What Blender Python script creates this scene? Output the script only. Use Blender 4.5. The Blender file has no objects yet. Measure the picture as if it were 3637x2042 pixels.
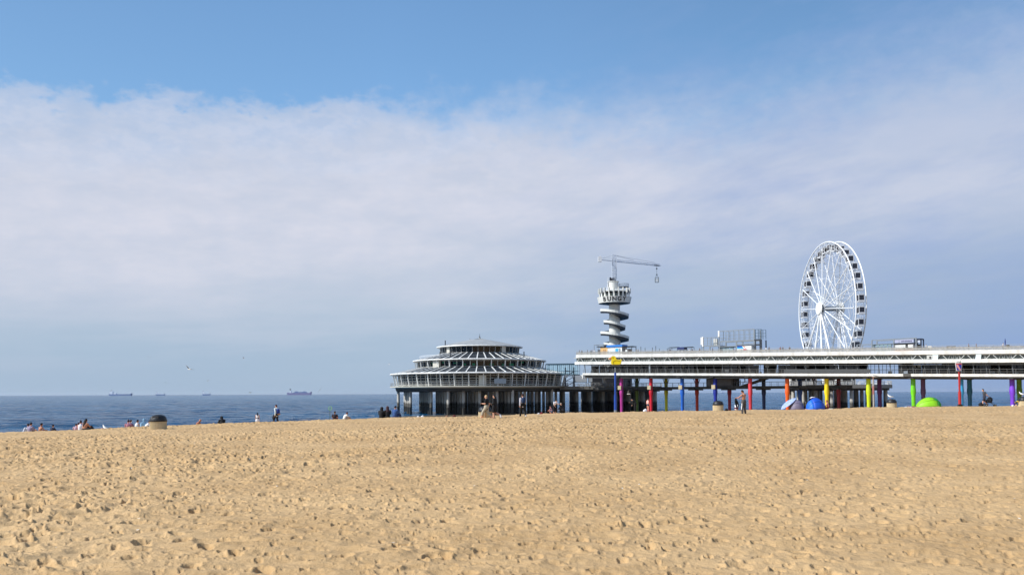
SAND_A = (.525, .345, .168); SAND_B = (.425, .266, .120); SAND_C = (.60, .412, .215)
SEA_A = (.004, .070, .165); SEA_B = (.014, .108, .220); SEA_C = (.000, .030, .085); SEA_BUMP = 1.6; SEA_SPEC = .13; SEA_ROUGH = .12
HAZE = 1.7e-5; SUN_E = 5.0; EXPO = 0.0
def K(r, g, b):   # sRGB target -> world colour at strength .1
    f = lambda v: ((v/255)/12.92 if v/255 <= .04045 else ((v/255+.055)/1.055)**2.4)*10
    return (f(r), f(g), f(b))
SKY_LOW = (.9, .95, 1.0); SKY_HIGH = (1.12, 1.40, 1.52)
VEIL_LO = K(168,190,213); VEIL_HI = K(187,201,219); VEIL_DK = K(162,184,210); VEIL_RT = K(136,162,206)
CLOUD_A = K(217,219,232); CLOUD_B = K(201,208,225); CLOUD_C = K(178,196,224); WISP = K(146,172,217); CLOUD_R = K(178,193,221)
import bpy, bmesh, math, random
import numpy as np
from mathutils import Vector, Matrix, Euler
random.seed(7)
R = math.radians
sc = bpy.context.scene
col = sc.collection
F = 2950.0; W0 = 3637.0; H0 = 2042.0
PITCH = R(2.0); ROLL = R(-0.239); SH = 0.0748
CAM = Vector((0, 0, 6.5))

# ------------------------------------------------------------------ camera
cam_d = bpy.data.cameras.new("camera"); cam = bpy.data.objects.new("camera", cam_d); col.objects.link(cam)
cam_d.sensor_width = 36; cam_d.lens = 36 * F / W0; cam_d.shift_y = SH
cam_d.clip_start = 0.1; cam_d.clip_end = 60000
CR = Matrix.Rotation(R(90) + PITCH, 4, 'X') @ Matrix.Rotation(ROLL, 4, 'Z')
cam.matrix_world = Matrix.Translation(CAM) @ CR
sc.camera = cam

def ray(px, py):
    v = Vector(((px - W0/2)/F, (H0/2 - py)/F + SH*W0/F, -1))
    return CR.to_3x3() @ v
def at(px, py, D):
    """world point seen at photo pixel (px,py) at depth D"""
    d = ray(px, py); return CAM + d*(D/d.y)
def PX(px, D):
    """x coordinate of a thing seen near the horizon at photo column px, depth D"""
    return (px - W0/2)/F*D

# ------------------------------------------------------------------ materials
def lin(c):
    return tuple(((v/255)/12.92 if v/255 <= 0.04045 else ((v/255+0.055)/1.055)**2.4) for v in c)
MATS = {}
def mat(name, rgb, rough=0.6, metal=0.0, var=0.0, vscale=3.0, spec=0.5, srgb=True, alpha=None, vstretch=(1,1,1)):
    if name in MATS: return MATS[name]
    m = bpy.data.materials.new(name); m.use_nodes = True
    nt = m.node_tree; b = nt.nodes['Principled BSDF']
    c = lin(rgb) if srgb else rgb
    b.inputs['Base Color'].default_value = (*c, 1)
    b.inputs['Roughness'].default_value = rough; b.inputs['Metallic'].default_value = metal
    b.inputs['Specular IOR Level'].default_value = spec
    if var > 0:
        tc = nt.nodes.new('ShaderNodeTexCoord'); mp = nt.nodes.new('ShaderNodeMapping'); mp.inputs['Scale'].default_value = vstretch
        nz = nt.nodes.new('ShaderNodeTexNoise'); nz.inputs['Scale'].default_value = vscale; nz.inputs['Detail'].default_value = 5
        nt.links.new(tc.outputs['Object'], mp.inputs[0]); nt.links.new(mp.outputs[0], nz.inputs['Vector'])
        cr = nt.nodes.new('ShaderNodeValToRGB')
        cr.color_ramp.elements[0].position = .3; cr.color_ramp.elements[1].position = .7
        cr.color_ramp.elements[0].color = (*[v*(1-var) for v in c], 1)
        cr.color_ramp.elements[1].color = (*[min(1, v*(1+var*.5)) for v in c], 1)
        nt.links.new(nz.outputs['Fac'], cr.inputs[0]); nt.links.new(cr.outputs[0], b.inputs['Base Color'])
        mr = nt.nodes.new('ShaderNodeMapRange'); mr.inputs[3].default_value = max(0, rough-.12); mr.inputs[4].default_value = min(1, rough+.12)
        nt.links.new(nz.outputs['Fac'], mr.inputs[0]); nt.links.new(mr.outputs[0], b.inputs['Roughness'])
    if alpha is not None: b.inputs['Alpha'].default_value = alpha
    MATS[name] = m; return m

white = mat('white_paint', (236,236,232), .45, var=.22, vscale=1.1, vstretch=(1,1,.25))
white2 = mat('weathered_white_paint', (205,205,198), .55, var=.25, vscale=1.2, vstretch=(1,1,.3))
steelw = mat('white_steel', (225,228,232), .4, var=.06)
galv = mat('galvanised_steel', (132,140,148), .5, metal=.2, var=.15)
darkst = mat('dark_steel', (38,44,54), .5, var=.2)
teal = mat('dark_teal_steel', (28,62,78), .45, var=.15)
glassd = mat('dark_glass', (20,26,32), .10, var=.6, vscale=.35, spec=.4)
glassg = mat('greenish_grey_glass', (96,104,98), .15, var=.45, vscale=.6, spec=.8, vstretch=(1,1,.4))
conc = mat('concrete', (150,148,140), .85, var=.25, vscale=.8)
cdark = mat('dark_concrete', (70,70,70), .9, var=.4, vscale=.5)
beigec = mat('beige_concrete', (190,176,145), .85, var=.2)
slategrey = mat('grey_roofing', (158,160,160), .6, var=.15, vscale=.4)
black = mat('black_plastic', (24,25,30), .5, var=.3)
rail_m = mat('grey_rail_paint', (165,166,165), .5, var=.2)
rust = mat('rusty_brown', (95,55,35), .8, var=.3)

# ------------------------------------------------------------------ mesh builder
class MB:
    def __init__(s): s.v = []; s.f = []; s.pc = []
    def add(s, vs, fs):
        n = len(s.v); s.pc.append((n, len(s.f))); s.v += [tuple(v) for v in vs]; s.f += [tuple(i+n for i in f) for f in fs]; return s
    def box(s, c, d, rz=0, M=None):
        x, y, z = d[0]/2, d[1]/2, d[2]/2
        vs = [Vector(p) for p in ((-x,-y,-z),(x,-y,-z),(x,y,-z),(-x,y,-z),(-x,-y,z),(x,-y,z),(x,y,z),(-x,y,z))]
        if rz: m = Matrix.Rotation(rz, 3, 'Z'); vs = [m@v for v in vs]
        if M is not None: vs = [M@v for v in vs]
        return s.add([v+Vector(c) for v in vs], [(0,3,2,1),(4,5,6,7),(0,1,5,4),(1,2,6,5),(2,3,7,6),(3,0,4,7)])
    def beam(s, p, q, w, h=None, up=(0,0,1)):
        h = h or w; p = Vector(p); q = Vector(q); t = (q-p)
        if t.length < 1e-6: return s
        t.normalize(); u = Vector(up)
        if abs(t.dot(u)) > .99: u = Vector((0,1,0))
        a = t.cross(u).normalized(); b = a.cross(t)
        vs = []
        for e in (p, q):
            for i, j in ((-1,-1),(1,-1),(1,1),(-1,1)): vs.append(e+a*(w/2*i)+b*(h/2*j))
        return s.add(vs, [(0,1,2,3),(7,6,5,4),(0,4,5,1),(1,5,6,2),(2,6,7,3),(3,7,4,0)])
    def cyl(s, p, q, r0, r1=None, n=10, caps=True):
        r1 = r0 if r1 is None else r1; p = Vector(p); q = Vector(q); t = (q-p).normalized()
        u = Vector((0,0,1)) if abs(t.z) < .9 else Vector((1,0,0))
        a = t.cross(u).normalized(); b = t.cross(a)
        vs = []
        for e, r in ((p,r0),(q,r1)):
            for i in range(n):
                an = 2*math.pi*i/n; vs.append(e+a*(r*math.cos(an))+b*(r*math.sin(an)))
        fs = [(i, (i+1)%n, n+(i+1)%n, n+i) for i in range(n)]
        if caps: fs += [tuple(range(n-1,-1,-1)), tuple(range(n,2*n))]
        return s.add(vs, fs)
    def lathe(s, prof, n=32, c=(0,0,0), a0=0, a1=2*math.pi, rfun=None):
        full = abs(a1-a0-2*math.pi) < 1e-6; m = n if full else n+1; vs = []; fs = []
        for (r, z) in prof:
            for i in range(m):
                an = a0+(a1-a0)*i/n; k = rfun(an) if rfun else 1
                vs.append((c[0]+r*k*math.cos(an), c[1]+r*k*math.sin(an), c[2]+z))
        for j in range(len(prof)-1):
            for i in range(n):
                i2 = (i+1) % m
                fs.append((j*m+i, j*m+i2, (j+1)*m+i2, (j+1)*m+i))
        return s.add(vs, fs)
    def poly(s, pts, th, axis='y', c=(0,0,0)):
        """extruded polygon, pts in (x,z), thickness along y"""
        n = len(pts); vs = [(c[0]+x, c[1]-th/2, c[2]+z) for x, z in pts]+[(c[0]+x, c[1]+th/2, c[2]+z) for x, z in pts]
        fs = [tuple(range(n)), tuple(range(2*n-1, n-1, -1))]+[(i, n+i, n+(i+1)%n, (i+1)%n) for i in range(n)]
        return s.add(vs, fs)
    def prism(s, pts, z0, z1):
        """polygon in plan (x,y[,dz]) extruded from z0 to z1; z's may be functions of (x,y)"""
        n = len(pts); g = lambda z, p: z(*p) if callable(z) else z
        vs = [(p[0], p[1], g(z0, p)) for p in pts]+[(p[0], p[1], g(z1, p)) for p in pts]
        fs = [tuple(range(n-1,-1,-1)), tuple(range(n, 2*n))]+[(i, (i+1)%n, n+(i+1)%n, n+i) for i in range(n)]
        return s.add(vs, fs)
    def loft(s, pts, rads, side=(1,0,0), n=10, cap=True):
        P = [Vector(p) for p in pts]; vs = []; fs = []; rings = []
        sd = Vector(side)
        def ring(p, t, rx, ry):
            a = (sd - t*sd.dot(t))
            if a.length < .1: a = Vector((0,1,0)) - t*t.y
            a.normalize(); b = t.cross(a)
            return [p+a*(rx*math.cos(2*math.pi*i/n))+b*(ry*math.sin(2*math.pi*i/n)) for i in range(n)]
        RR = [(r, r) if not isinstance(r, (tuple, list)) else r for r in rads]
        for i, p in enumerate(P):
            t = (P[min(i+1, len(P)-1)]-P[max(i-1, 0)]).normalized()
            if i == 0 and cap:
                m = min(RR[0])
                for k in (80, 40): rings.append(ring(p-t*(m*math.sin(R(k))), t, RR[0][0]*math.cos(R(k)), RR[0][1]*math.cos(R(k))))
            rings.append(ring(p, t, *RR[i]))
            if i == len(P)-1 and cap:
                m = min(RR[-1])
                for k in (40, 80): rings.append(ring(p+t*(m*math.sin(R(k))), t, RR[-1][0]*math.cos(R(k)), RR[-1][1]*math.cos(R(k))))
        for r in rings: vs += r
        for j in range(len(rings)-1):
            for i in range(n): fs.append((j*n+i, j*n+(i+1)%n, (j+1)*n+(i+1)%n, (j+1)*n+i))
        fs += [tuple(range(n-1,-1,-1)), tuple(range((len(rings)-1)*n, len(rings)*n))]
        return s.add(vs, fs)
    def ell(s, c, r, n=12, m=8, M=None):
        vs = []; fs = []
        for j in range(m+1):
            ph = math.pi*(j/m)-math.pi/2
            ph = max(min(ph, math.pi/2-.02), -math.pi/2+.02)
            for i in range(n):
                th = 2*math.pi*i/n
                v = Vector((r[0]*math.cos(ph)*math.cos(th), r[1]*math.cos(ph)*math.sin(th), r[2]*math.sin(ph)))
                if M is not None: v = M@v
                vs.append(v+Vector(c))
        for j in range(m):
            for i in range(n): fs.append((j*n+i, j*n+(i+1)%n, (j+1)*n+(i+1)%n, (j+1)*n+i))
        fs += [tuple(range(n-1,-1,-1)), tuple(range(m*n, (m+1)*n))]
        return s.add(vs, fs)
    def mesh(s, name):
        me = bpy.data.meshes.new(name); me.from_pydata(s.v, [], s.f); me.update(); return me
    def build(s, name, m, parent=None, smooth=False, label=None):
        me = s.mesh(name)
        if smooth: me.shade_smooth()
        return obj(name, me, m, parent, label)
def build_each(q, name, m, parent=None):
    """one object for every separate piece of the builder"""
    pc = q.pc+[(len(q.v), len(q.f))]; out = []
    for (v0, f0), (v1, f1) in zip(pc[:-1], pc[1:]):
        r = MB(); r.add(q.v[v0:v1], [tuple(i-v0 for i in f) for f in q.f[f0:f1]]); out.append(r.build(name, m, parent))
    return out
def obj(name, me, m, parent=None, label=None):
    o = bpy.data.objects.new(name, me); col.objects.link(o)
    if m is not None:
        me.materials.clear(); me.materials.append(m)
    if parent: o.parent = parent
    if label: o['label'] = label
    return o
def thing(name, label, cat, loc=(0,0,0), rz=0, group=None):
    o = bpy.data.objects.new(name, None); col.objects.link(o); o.empty_display_size = .2
    o.location = loc; o.rotation_euler = (0, 0, rz)
    return tag(o, label, cat, group)
def tag(o, label, cat, group=None):
    o['label'] = label; o['category'] = cat
    if group: o['group'] = group
    return o
def smooth_by_angle(o, deg=40):
    me = o.data; me.shade_smooth()
    bm = bmesh.new(); bm.from_mesh(me)
    for e in bm.edges:
        if len(e.link_faces) == 2 and e.calc_face_angle(0) > R(deg): e.smooth = False
    bm.to_mesh(me); bm.free()
def remesh(mb, voxel, name):
    me = mb.mesh(name); o = bpy.data.objects.new('tmp', me); col.objects.link(o)
    md = o.modifiers.new('r', 'REMESH'); md.mode = 'VOXEL'; md.voxel_size = voxel
    sm = o.modifiers.new('s', 'SMOOTH'); sm.factor = .5; sm.iterations = 2
    dg = bpy.context.evaluated_depsgraph_get()
    nm = bpy.data.meshes.new_from_object(o.evaluated_get(dg))
    bpy.data.objects.remove(o); bpy.data.meshes.remove(me)
    nm.name = name; nm.shade_smooth(); return nm

# ------------------------------------------------------------------ noise
def _h(ix, iy, s):
    n = (ix.astype(np.int64)*374761393 + iy.astype(np.int64)*668265263 + s*1442695041) & 0xffffffff
    n = ((n ^ (n >> 13)) * 1274126177) & 0xffffffff
    n = (n ^ (n >> 16)) & 0xffffffff
    n = (n*2246822519) & 0xffffffff; n = n ^ (n >> 15)
    return (n & 0xffffff)/float(0xffffff)
def vn(x, y, s=0):
    ix = np.floor(x); iy = np.floor(y); fx = x-ix; fy = y-iy
    fx = fx*fx*fx*(fx*(fx*6-15)+10); fy = fy*fy*fy*(fy*(fy*6-15)+10)
    a = _h(ix, iy, s); b = _h(ix+1, iy, s); c = _h(ix, iy+1, s); d = _h(ix+1, iy+1, s)
    return (a+(b-a)*fx)*(1-fy)+(c+(d-c)*fx)*fy
def fbm(x, y, s=0, o=4):
    t = 0; a = 1; n = 0
    for i in range(o):
        t = t+a*vn(x*2**i+i*17.3, y*2**i-i*9.1, s+i); n += a; a *= .5
    return t/n

# ------------------------------------------------------------------ beach profile
KX = [-400, 0, 590, 980, 1400, 1730, 2020, 2440, 2900, 3165, 3600, 4100]
KA = [146, 135, 119, 104, 89, 85, 74, 68, 63.5, 58, 51, 44]      # drop of the crest under the horizon, photo px
KD = [48, 50, 52, 57, 60, 62, 66, 70, 75, 78, 84, 90]            # crest distance
KS = [132, 138, 155, 182, 238, 272, 282, 266, 262, 264, 270, 275] # waterline distance
Z0 = 4.85
def ground_n(x, y):
    az = np.arctan2(x, y); r = np.hypot(x, y)
    ac = np.clip(az, -R(36), R(36)); D = r*np.cos(ac); px = W0/2+F*np.tan(ac)
    a = np.interp(px, KX, KA); Dc = np.interp(px, KX, KD); Ds = np.interp(px, KX, KS)
    zc = 6.5-a/F*Dc
    t1 = np.clip((D-8)/(Dc-8), 0, 1); z1 = Z0+(zc-Z0)*t1
    t2 = np.clip((D-Dc)/(Ds-Dc), 0, 1); z2 = zc*(1-t2)**1.6
    z = np.where(D < Dc, z1, z2)
    z = np.where(D > Ds, -(D-Ds)*.03, z)
    return np.maximum(z, -6)
def gz(x, y): return float(ground_n(np.array([float(x)]), np.array([float(y)]))[0])
def G(px, D, dz=0.0):
    x = PX(px, D); return Vector((x, D, gz(x, D)+dz))
# ------------------------------------------------------------------ sand
def dents(x, y, cell, seed, dens, smin, smax, depth, elong=1.7, ex=3.0, turn=1.7):
    """jittered footprints: one elongated hollow with a pushed-up rim per cell"""
    z = np.zeros_like(x); gx = x/cell; gy = y/cell; ix = np.floor(gx); iy = np.floor(gy)
    for dx in (-1, 0, 1):
        for dy in (-1, 0, 1):
            cx = ix+dx; cy = iy+dy
            on = _h(cx, cy, seed) < dens
            px_ = (cx+_h(cx, cy, seed+1))*cell; py_ = (cy+_h(cx, cy, seed+2))*cell
            th = (_h(cx, cy, seed+3)-.5)*turn; sz = smin+(smax-smin)*_h(cx, cy, seed+4)**1.5
            dp = depth*(.4+.9*_h(cx, cy, seed+5))
            ux = x-px_; uy = y-py_; c = np.cos(th); s_ = np.sin(th)
            a = (ux*c+uy*s_)/(sz*elong); b = (-ux*s_+uy*c)/sz
            w = .35*vn(x*14/(1+sz*4), y*14/(1+sz*4), seed+9)-.17
            d2 = np.sqrt(a*a+b*b+1e-9)+w
            hol = -dp*np.clip(1-(d2/.9)**ex, 0, 1)
            rim = dp*.32*np.exp(-((d2-1.05)/.28)**2)*(.6+.6*np.cos(np.arctan2(b, a)-_h(cx, cy, seed+6)*6.28))
            z = z+np.where(on, hol+np.maximum(rim, 0), 0)
    return z
def sand_relief(x, y):
    r = np.hypot(x, y)
    tr = fbm(x/9+3, y/9, 40, 3)                          # where people walked most
    wear = np.clip((tr-.36)*4.2, .12, 1.1)
    px = x/np.maximum(y, 1)
    wear = wear*np.clip(1.0-px*.45, .6, 1.2)
    z = .10*(fbm(x/6, y/6, 1, 3)-.5)+.16*(fbm(x/13, y/17, 61, 2)-.5)*np.clip((r-14)/20, 0, 1)
    n1 = fbm(x/1.1, y/.62, 5, 4); n2_ = fbm(x/.55+9, y/.3, 15, 3)
    z = z+.10*(1-np.abs(2*n1-1))**2*(.3+wear*.5)+.075*(1-np.abs(2*n2_-1))**2*(.4+.5*wear)                 # soft ridges
    z = z+.035*(fbm(x/.3, y/.25, 9, 2)-.5)*(.4+wear)
    z = z+dents(x, y, .46, 100, .9, .06, .13, .050, 1.9)*(.25+.75*wear)              # shallow old footprints
    z = z+dents(x, y, .36, 500, .50, .045, .100, .125, 1.35, 5.0, 6.28)*(.35+.65*wear)   # sharp fresh hollows
    z = z+dents(x+.3, y+.2, .21, 200, .40, .022, .050, .065, 1.4, 4.0, 6.28)*(.4+.6*wear)
    z = z+dents(x, y, .90, 300, .50, .07, .135, .115, 1.6, 3.5, 6.28)*(.35+.65*wear)
    near = np.clip((26-r)/14, 0, 1)
    z = z+near*dents(x, y, .17, 400, .5, .018, .045, .026, 1.5)
    # vehicle / raking tracks on the left in the distance
    for y0, k, am in ((33.0, .06, .05), (34.2, .055, .04), (41.0, .08, .04)):
        d = (y-(y0-k*(x+10)))+.5*(vn(x/3, y*0, 77)-.5)
        z = z-am*np.exp(-(d/.22)**2)*np.clip(vn(x/2.2, y*0+y0, 78)*2-.6, 0, 1)
    for y0 in (17.0, 19.1):                               # tractor tread marks
        d = (y-(y0+1.15*x))*.66; a = (x+y*1.15)
        z = z-.030*np.exp(-(d/.20)**4)*(np.sin(a*18)>.1)*np.clip(1.4-np.abs(x-1.2)*.55, 0, 1)
    fade = np.clip((150-r)/60, 0, 1)
    return z*fade
az_d = np.linspace(R(-34.5), R(34.5), 1250)
az_o1 = np.linspace(R(-180), R(-34.5), 90)[:-1]; az_o2 = np.linspace(R(34.5), R(180), 90)[1:-1]
azs = np.concatenate([az_o1, az_d, az_o2])
rs = [1.2, 2.5, 4, 5.2]
while rs[-1] < 120: rs.append(rs[-1]*1.0047 if rs[-1] > 5 else rs[-1]*1.2)
while rs[-1] < 420: rs.append(rs[-1]*1.03)
rs += [700, 1500, 4000]
rs = np.array(rs)
AZ, RR_ = np.meshgrid(azs, rs)
X = RR_*np.sin(AZ); Y = RR_*np.cos(AZ)
Z = ground_n(X, Y)
Z = Z + sand_relief(X, Y)
land = (np.abs(AZ) > R(95))                                   # inland: gentle rise behind the viewer
Z = np.where(land & (RR_ > 200), 5.5, Z)
nr, na = X.shape
verts = np.stack([X, Y, Z], -1).reshape(-1, 3)
verts = np.vstack([verts, [[0, 0, Z0]]])
i = np.arange(nr-1)[:, None]*na; j = np.arange(na)[None, :]; j2 = (j+1) % na
quads = np.stack([i+j, i+j2, i+na+j2, i+na+j], -1).reshape(-1, 4)[:, ::-1]
tri = np.stack([np.full(na, nr*na), (np.arange(na)+1) % na, np.arange(na)], -1)[:, ::-1]
me = bpy.data.meshes.new('beach_sand')
nq = len(quads); ntf = len(tri)
me.vertices.add(len(verts)); me.vertices.foreach_set('co', verts.astype(np.float32).ravel())
me.loops.add(nq*4+ntf*3); me.polygons.add(nq+ntf)
me.loops.foreach_set('vertex_index', np.concatenate([quads.ravel(), tri.ravel()]).astype(np.int32))
me.polygons.foreach_set('loop_start', np.concatenate([np.arange(nq)*4, nq*4+np.arange(ntf)*3]).astype(np.int32))
me.update(calc_edges=True); me.validate(); me.shade_smooth()

m = bpy.data.materials.new('dry_and_wet_sand'); m.use_nodes = True; nt = m.node_tree; N = nt.nodes; L = nt.links
b = N['Principled BSDF']
def node(nt, t, **k):
    n = nt.nodes.new(t)
    for a, v in k.items():
        if isinstance(a, str) and hasattr(n, a): setattr(n, a, v)
    return n
def math_(nt, op, a, b_=None, c=None, clamp=False):
    n = nt.nodes.new('ShaderNodeMath'); n.operation = op; n.use_clamp = clamp
    for i_, v in enumerate((a, b_, c)):
        if v is None: continue
        if isinstance(v, (int, float)): n.inputs[i_].default_value = v
        else: nt.links.new(v, n.inputs[i_])
    return n.outputs[0]
def noise_(nt, vec, scale, detail=4, rough=.5, sc3=None):
    if sc3:
        mp = nt.nodes.new('ShaderNodeMapping'); mp.inputs['Scale'].default_value = sc3; nt.links.new(vec, mp.inputs[0]); vec = mp.outputs[0]
    n = nt.nodes.new('ShaderNodeTexNoise'); n.inputs['Scale'].default_value = scale; n.inputs['Detail'].default_value = detail; n.inputs['Roughness'].default_value = rough
    nt.links.new(vec, n.inputs['Vector']); return n.outputs['Fac']
def maprange(nt, v, a, b_, c, d, smooth=False):
    n = nt.nodes.new('ShaderNodeMapRange'); n.clamp = True
    if smooth: n.interpolation_type = 'SMOOTHSTEP'
    nt.links.new(v, n.inputs[0])
    for i_, q in enumerate((a, b_, c, d)): n.inputs[1+i_].default_value = q
    return n.outputs[0]
def mixc(nt, f, a, b_):
    n = nt.nodes.new('ShaderNodeMix'); n.data_type = 'RGBA'
    if isinstance(f, (int, float)): n.inputs[0].default_value = f
    else: nt.links.new(f, n.inputs[0])
    for s_, v in ((n.inputs[6], a), (n.inputs[7], b_)):
        if isinstance(v, (tuple, list)): s_.default_value = (*v[:3], 1)
        else: nt.links.new(v, s_)
    return n.outputs[2]
geo = N.new('ShaderNodeNewGeometry'); pos = geo.outputs['Position']
n1 = noise_(nt, pos, .35, 4); n2 = noise_(nt, pos, 9, 3); n3 = noise_(nt, pos, 70, 2)
c = mixc(nt, maprange(nt, n1, .35, .65, 0, 1), SAND_A, SAND_B)
c = mixc(nt, maprange(nt, n2, .35, .7, 0, .35), c, SAND_C)
# bits of shell (pale) and dark driftweed crumbs lying in the sand
vo = N.new('ShaderNodeTexVoronoi'); vo.inputs['Scale'].default_value = 3.1; L.new(pos, vo.inputs['Vector'])
sep = N.new('ShaderNodeSeparateColor'); L.new(vo.outputs['Color'], sep.inputs[0])
shell = math_(nt, 'MULTIPLY', math_(nt, 'LESS_THAN', vo.outputs['Distance'], .06), math_(nt, 'GREATER_THAN', sep.outputs[0], .86))
c = mixc(nt, math_(nt, 'MULTIPLY', shell, .8), c, (.78, .75, .68))
vo2 = N.new('ShaderNodeTexVoronoi'); vo2.inputs['Scale'].default_value = 2.3; L.new(pos, vo2.inputs['Vector'])
sep2 = N.new('ShaderNodeSeparateColor'); L.new(vo2.outputs['Color'], sep2.inputs[0])
crumb = math_(nt, 'MULTIPLY', math_(nt, 'LESS_THAN', vo2.outputs['Distance'], math_(nt, 'MULTIPLY', sep2.outputs[2], .09)), math_(nt, 'GREATER_THAN', sep2.outputs[0], .8))
c = mixc(nt, math_(nt, 'MULTIPLY', crumb, .85), c, (.07, .05, .035))
sx = N.new('ShaderNodeSeparateXYZ'); L.new(pos, sx.inputs[0])
wet = maprange(nt, math_(nt, 'ADD', sx.outputs[2], math_(nt, 'MULTIPLY', n1, .4)), .45, 1.3, 1, 0)
c = mixc(nt, wet, c, (.12, .095, .065))
L.new(c, b.inputs['Base Color'])
L.new(maprange(nt, wet, 0, 1, .95, .35), b.inputs['Roughness']); b.inputs['Specular IOR Level'].default_value = .3
bp = N.new('ShaderNodeBump'); bp.inputs['Strength'].default_value = .8; bp.inputs['Distance'].default_value = .05
hh = math_(nt, 'ADD', math_(nt, 'MULTIPLY', noise_(nt, pos, 6, 4, .6), 1.0), math_(nt, 'MULTIPLY', n3, .12))
L.new(hh, bp.inputs['Height']); L.new(bp.outputs[0], b.inputs['Normal'])
o = obj('beach_sand', me, m); o['kind'] = 'structure'

# ------------------------------------------------------------------ sea
def sea_grid():
    azs = np.linspace(R(-40), R(40), 620)
    rs = [100.0]
    while rs[-1] < 1300: rs.append(rs[-1]*1.0055)
    while rs[-1] < 24000: rs.append(rs[-1]*1.06)
    A, Rr = np.meshgrid(azs, np.array(rs)); x = Rr*np.sin(A); y = Rr*np.cos(A)
    px = W0/2+F*np.tan(np.clip(A, -R(36), R(36))); Ds = np.interp(px, KX, KS); d = Rr*np.cos(A)-Ds
    am = np.clip((1400-Rr)/900, 0, 1)
    sh = np.clip((d+2)/14, 0.05, 1)
    u = y-.55*x+6*fbm(x/40, y/40, 3, 2)
    z = .16*am*sh*np.sin(u/4.2+3*vn(x/25, y/60, 5))+.75*am*sh*(fbm(x/7, y/3.5, 11, 3)-.5)
    for dd, hgt in ((9, .40), (30, .38), (52, .3)):
        q = d-dd-5*fbm(x/30, y*0+dd, 21, 2)
        z = z+hgt*np.exp(-(q/1.6)**2)*np.clip(vn(x/26, y*0+dd, 31)*2-.5, 0, 1)
    return x, y, z
x, y, z = sea_grid(); nr, na = x.shape
verts = np.stack([x, y, z], -1).reshape(-1, 3)
i = np.arange(nr-1)[:, None]*na; j = np.arange(na-1)[None, :]
quads = np.stack([i+j, i+j+1, i+na+j+1, i+na+j], -1).reshape(-1, 4)[:, ::-1]
me = bpy.data.meshes.new('sea'); me.from_pydata([], [], []); me.vertices.add(len(verts)); me.vertices.foreach_set('co', verts.astype(np.float32).ravel())
nq = len(quads); me.loops.add(nq*4); me.polygons.add(nq); me.loops.foreach_set('vertex_index', quads.ravel().astype(np.int32))
me.polygons.foreach_set('loop_start', (np.arange(nq)*4).astype(np.int32)); me.update(calc_edges=True); me.shade_smooth()
m = bpy.data.materials.new('sea_water'); m.use_nodes = True; nt = m.node_tree; N = nt.nodes; L = nt.links; b = N['Principled BSDF']
geo = N.new('ShaderNodeNewGeometry'); pos = geo.outputs['Position']
sx = N.new('ShaderNodeSeparateXYZ'); L.new(pos, sx.inputs[0])
nA = noise_(nt, pos, 1, 6, .62, (.035, .14, .1)); nB = noise_(nt, pos, 1, 5, .6, (.25, .8, .5)); nC = noise_(nt, pos, 1, 3, .5, (.004, .016, .01))
nD = noise_(nt, pos, 1, 4, .6, (.012, .045, .03))
bp = N.new('ShaderNodeBump'); bp.inputs['Strength'].default_value = 1.0; bp.inputs['Distance'].default_value = SEA_BUMP
hh = math_(nt, 'ADD', math_(nt, 'MULTIPLY', nA, 2.0), math_(nt, 'MULTIPLY', nB, .45))
hh = math_(nt, 'ADD', hh, math_(nt, 'MULTIPLY', nD, 4.0))
L.new(hh, bp.inputs['Height']); L.new(bp.outputs[0], b.inputs['Normal'])
c = mixc(nt, maprange(nt, nC, .35, .65, 0, 1), SEA_A, SEA_B)
c = mixc(nt, maprange(nt, nD, .4, .62, 0, .7), c, SEA_C)
# thin foam lines of the small breakers near the beach
fo = noise_(nt, pos, 1, 5, .65, (.02, .28, .2))
nearm = maprange(nt, sx.outputs[1], 150, 700, 1, .0)
foam = math_(nt, 'MULTIPLY', maprange(nt, fo, .64, .70, 0, .55), nearm)
crest = maprange(nt, sx.outputs[2], .52, .66, 0, 1)
ft = noise_(nt, pos, 1.2, 4, .6)
swash = math_(nt, 'MULTIPLY', maprange(nt, math_(nt, 'ADD', sx.outputs[1], math_(nt, 'MULTIPLY', sx.outputs[0], .25)), 116, 123, 1, 0), math_(nt, 'GREATER_THAN', ft, .36))
foam = math_(nt, 'MAXIMUM', math_(nt, 'MAXIMUM', foam, math_(nt, 'MULTIPLY', crest, math_(nt, 'GREATER_THAN', ft, .45))), swash)
c = mixc(nt, foam, c, (.62, .66, .70))
L.new(c, b.inputs['Base Color']); L.new(maprange(nt, foam, 0, 1, SEA_ROUGH, .9), b.inputs['Roughness'])
b.inputs['IOR'].default_value = 1.33; b.inputs['Specular Tint'].default_value = (.72, .88, 1, 1); b.inputs['Specular IOR Level'].default_value = SEA_SPEC
o = obj('sea_water', me, m); o['kind'] = 'structure'

# ------------------------------------------------------------------ haze
if HAZE > 0:
    hb = MB(); hb.box((0, 8500, 34), (34000, 33000, 82))
    m = bpy.data.materials.new('sea_haze'); m.use_nodes = True; nt = m.node_tree; nt.nodes.clear()
    out = nt.nodes.new('ShaderNodeOutputMaterial'); pv = nt.nodes.new('ShaderNodeVolumePrincipled')
    pv.inputs['Color'].default_value = (.80, .88, 1, 1); pv.inputs['Density'].default_value = HAZE; pv.inputs['Anisotropy'].default_value = .2
    nt.links.new(pv.outputs[0], out.inputs['Volume'])
    o = hb.build('haze', m); o['kind'] = 'stuff'; o['label'] = 'thin pale sea haze over the water and the beach'

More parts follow.
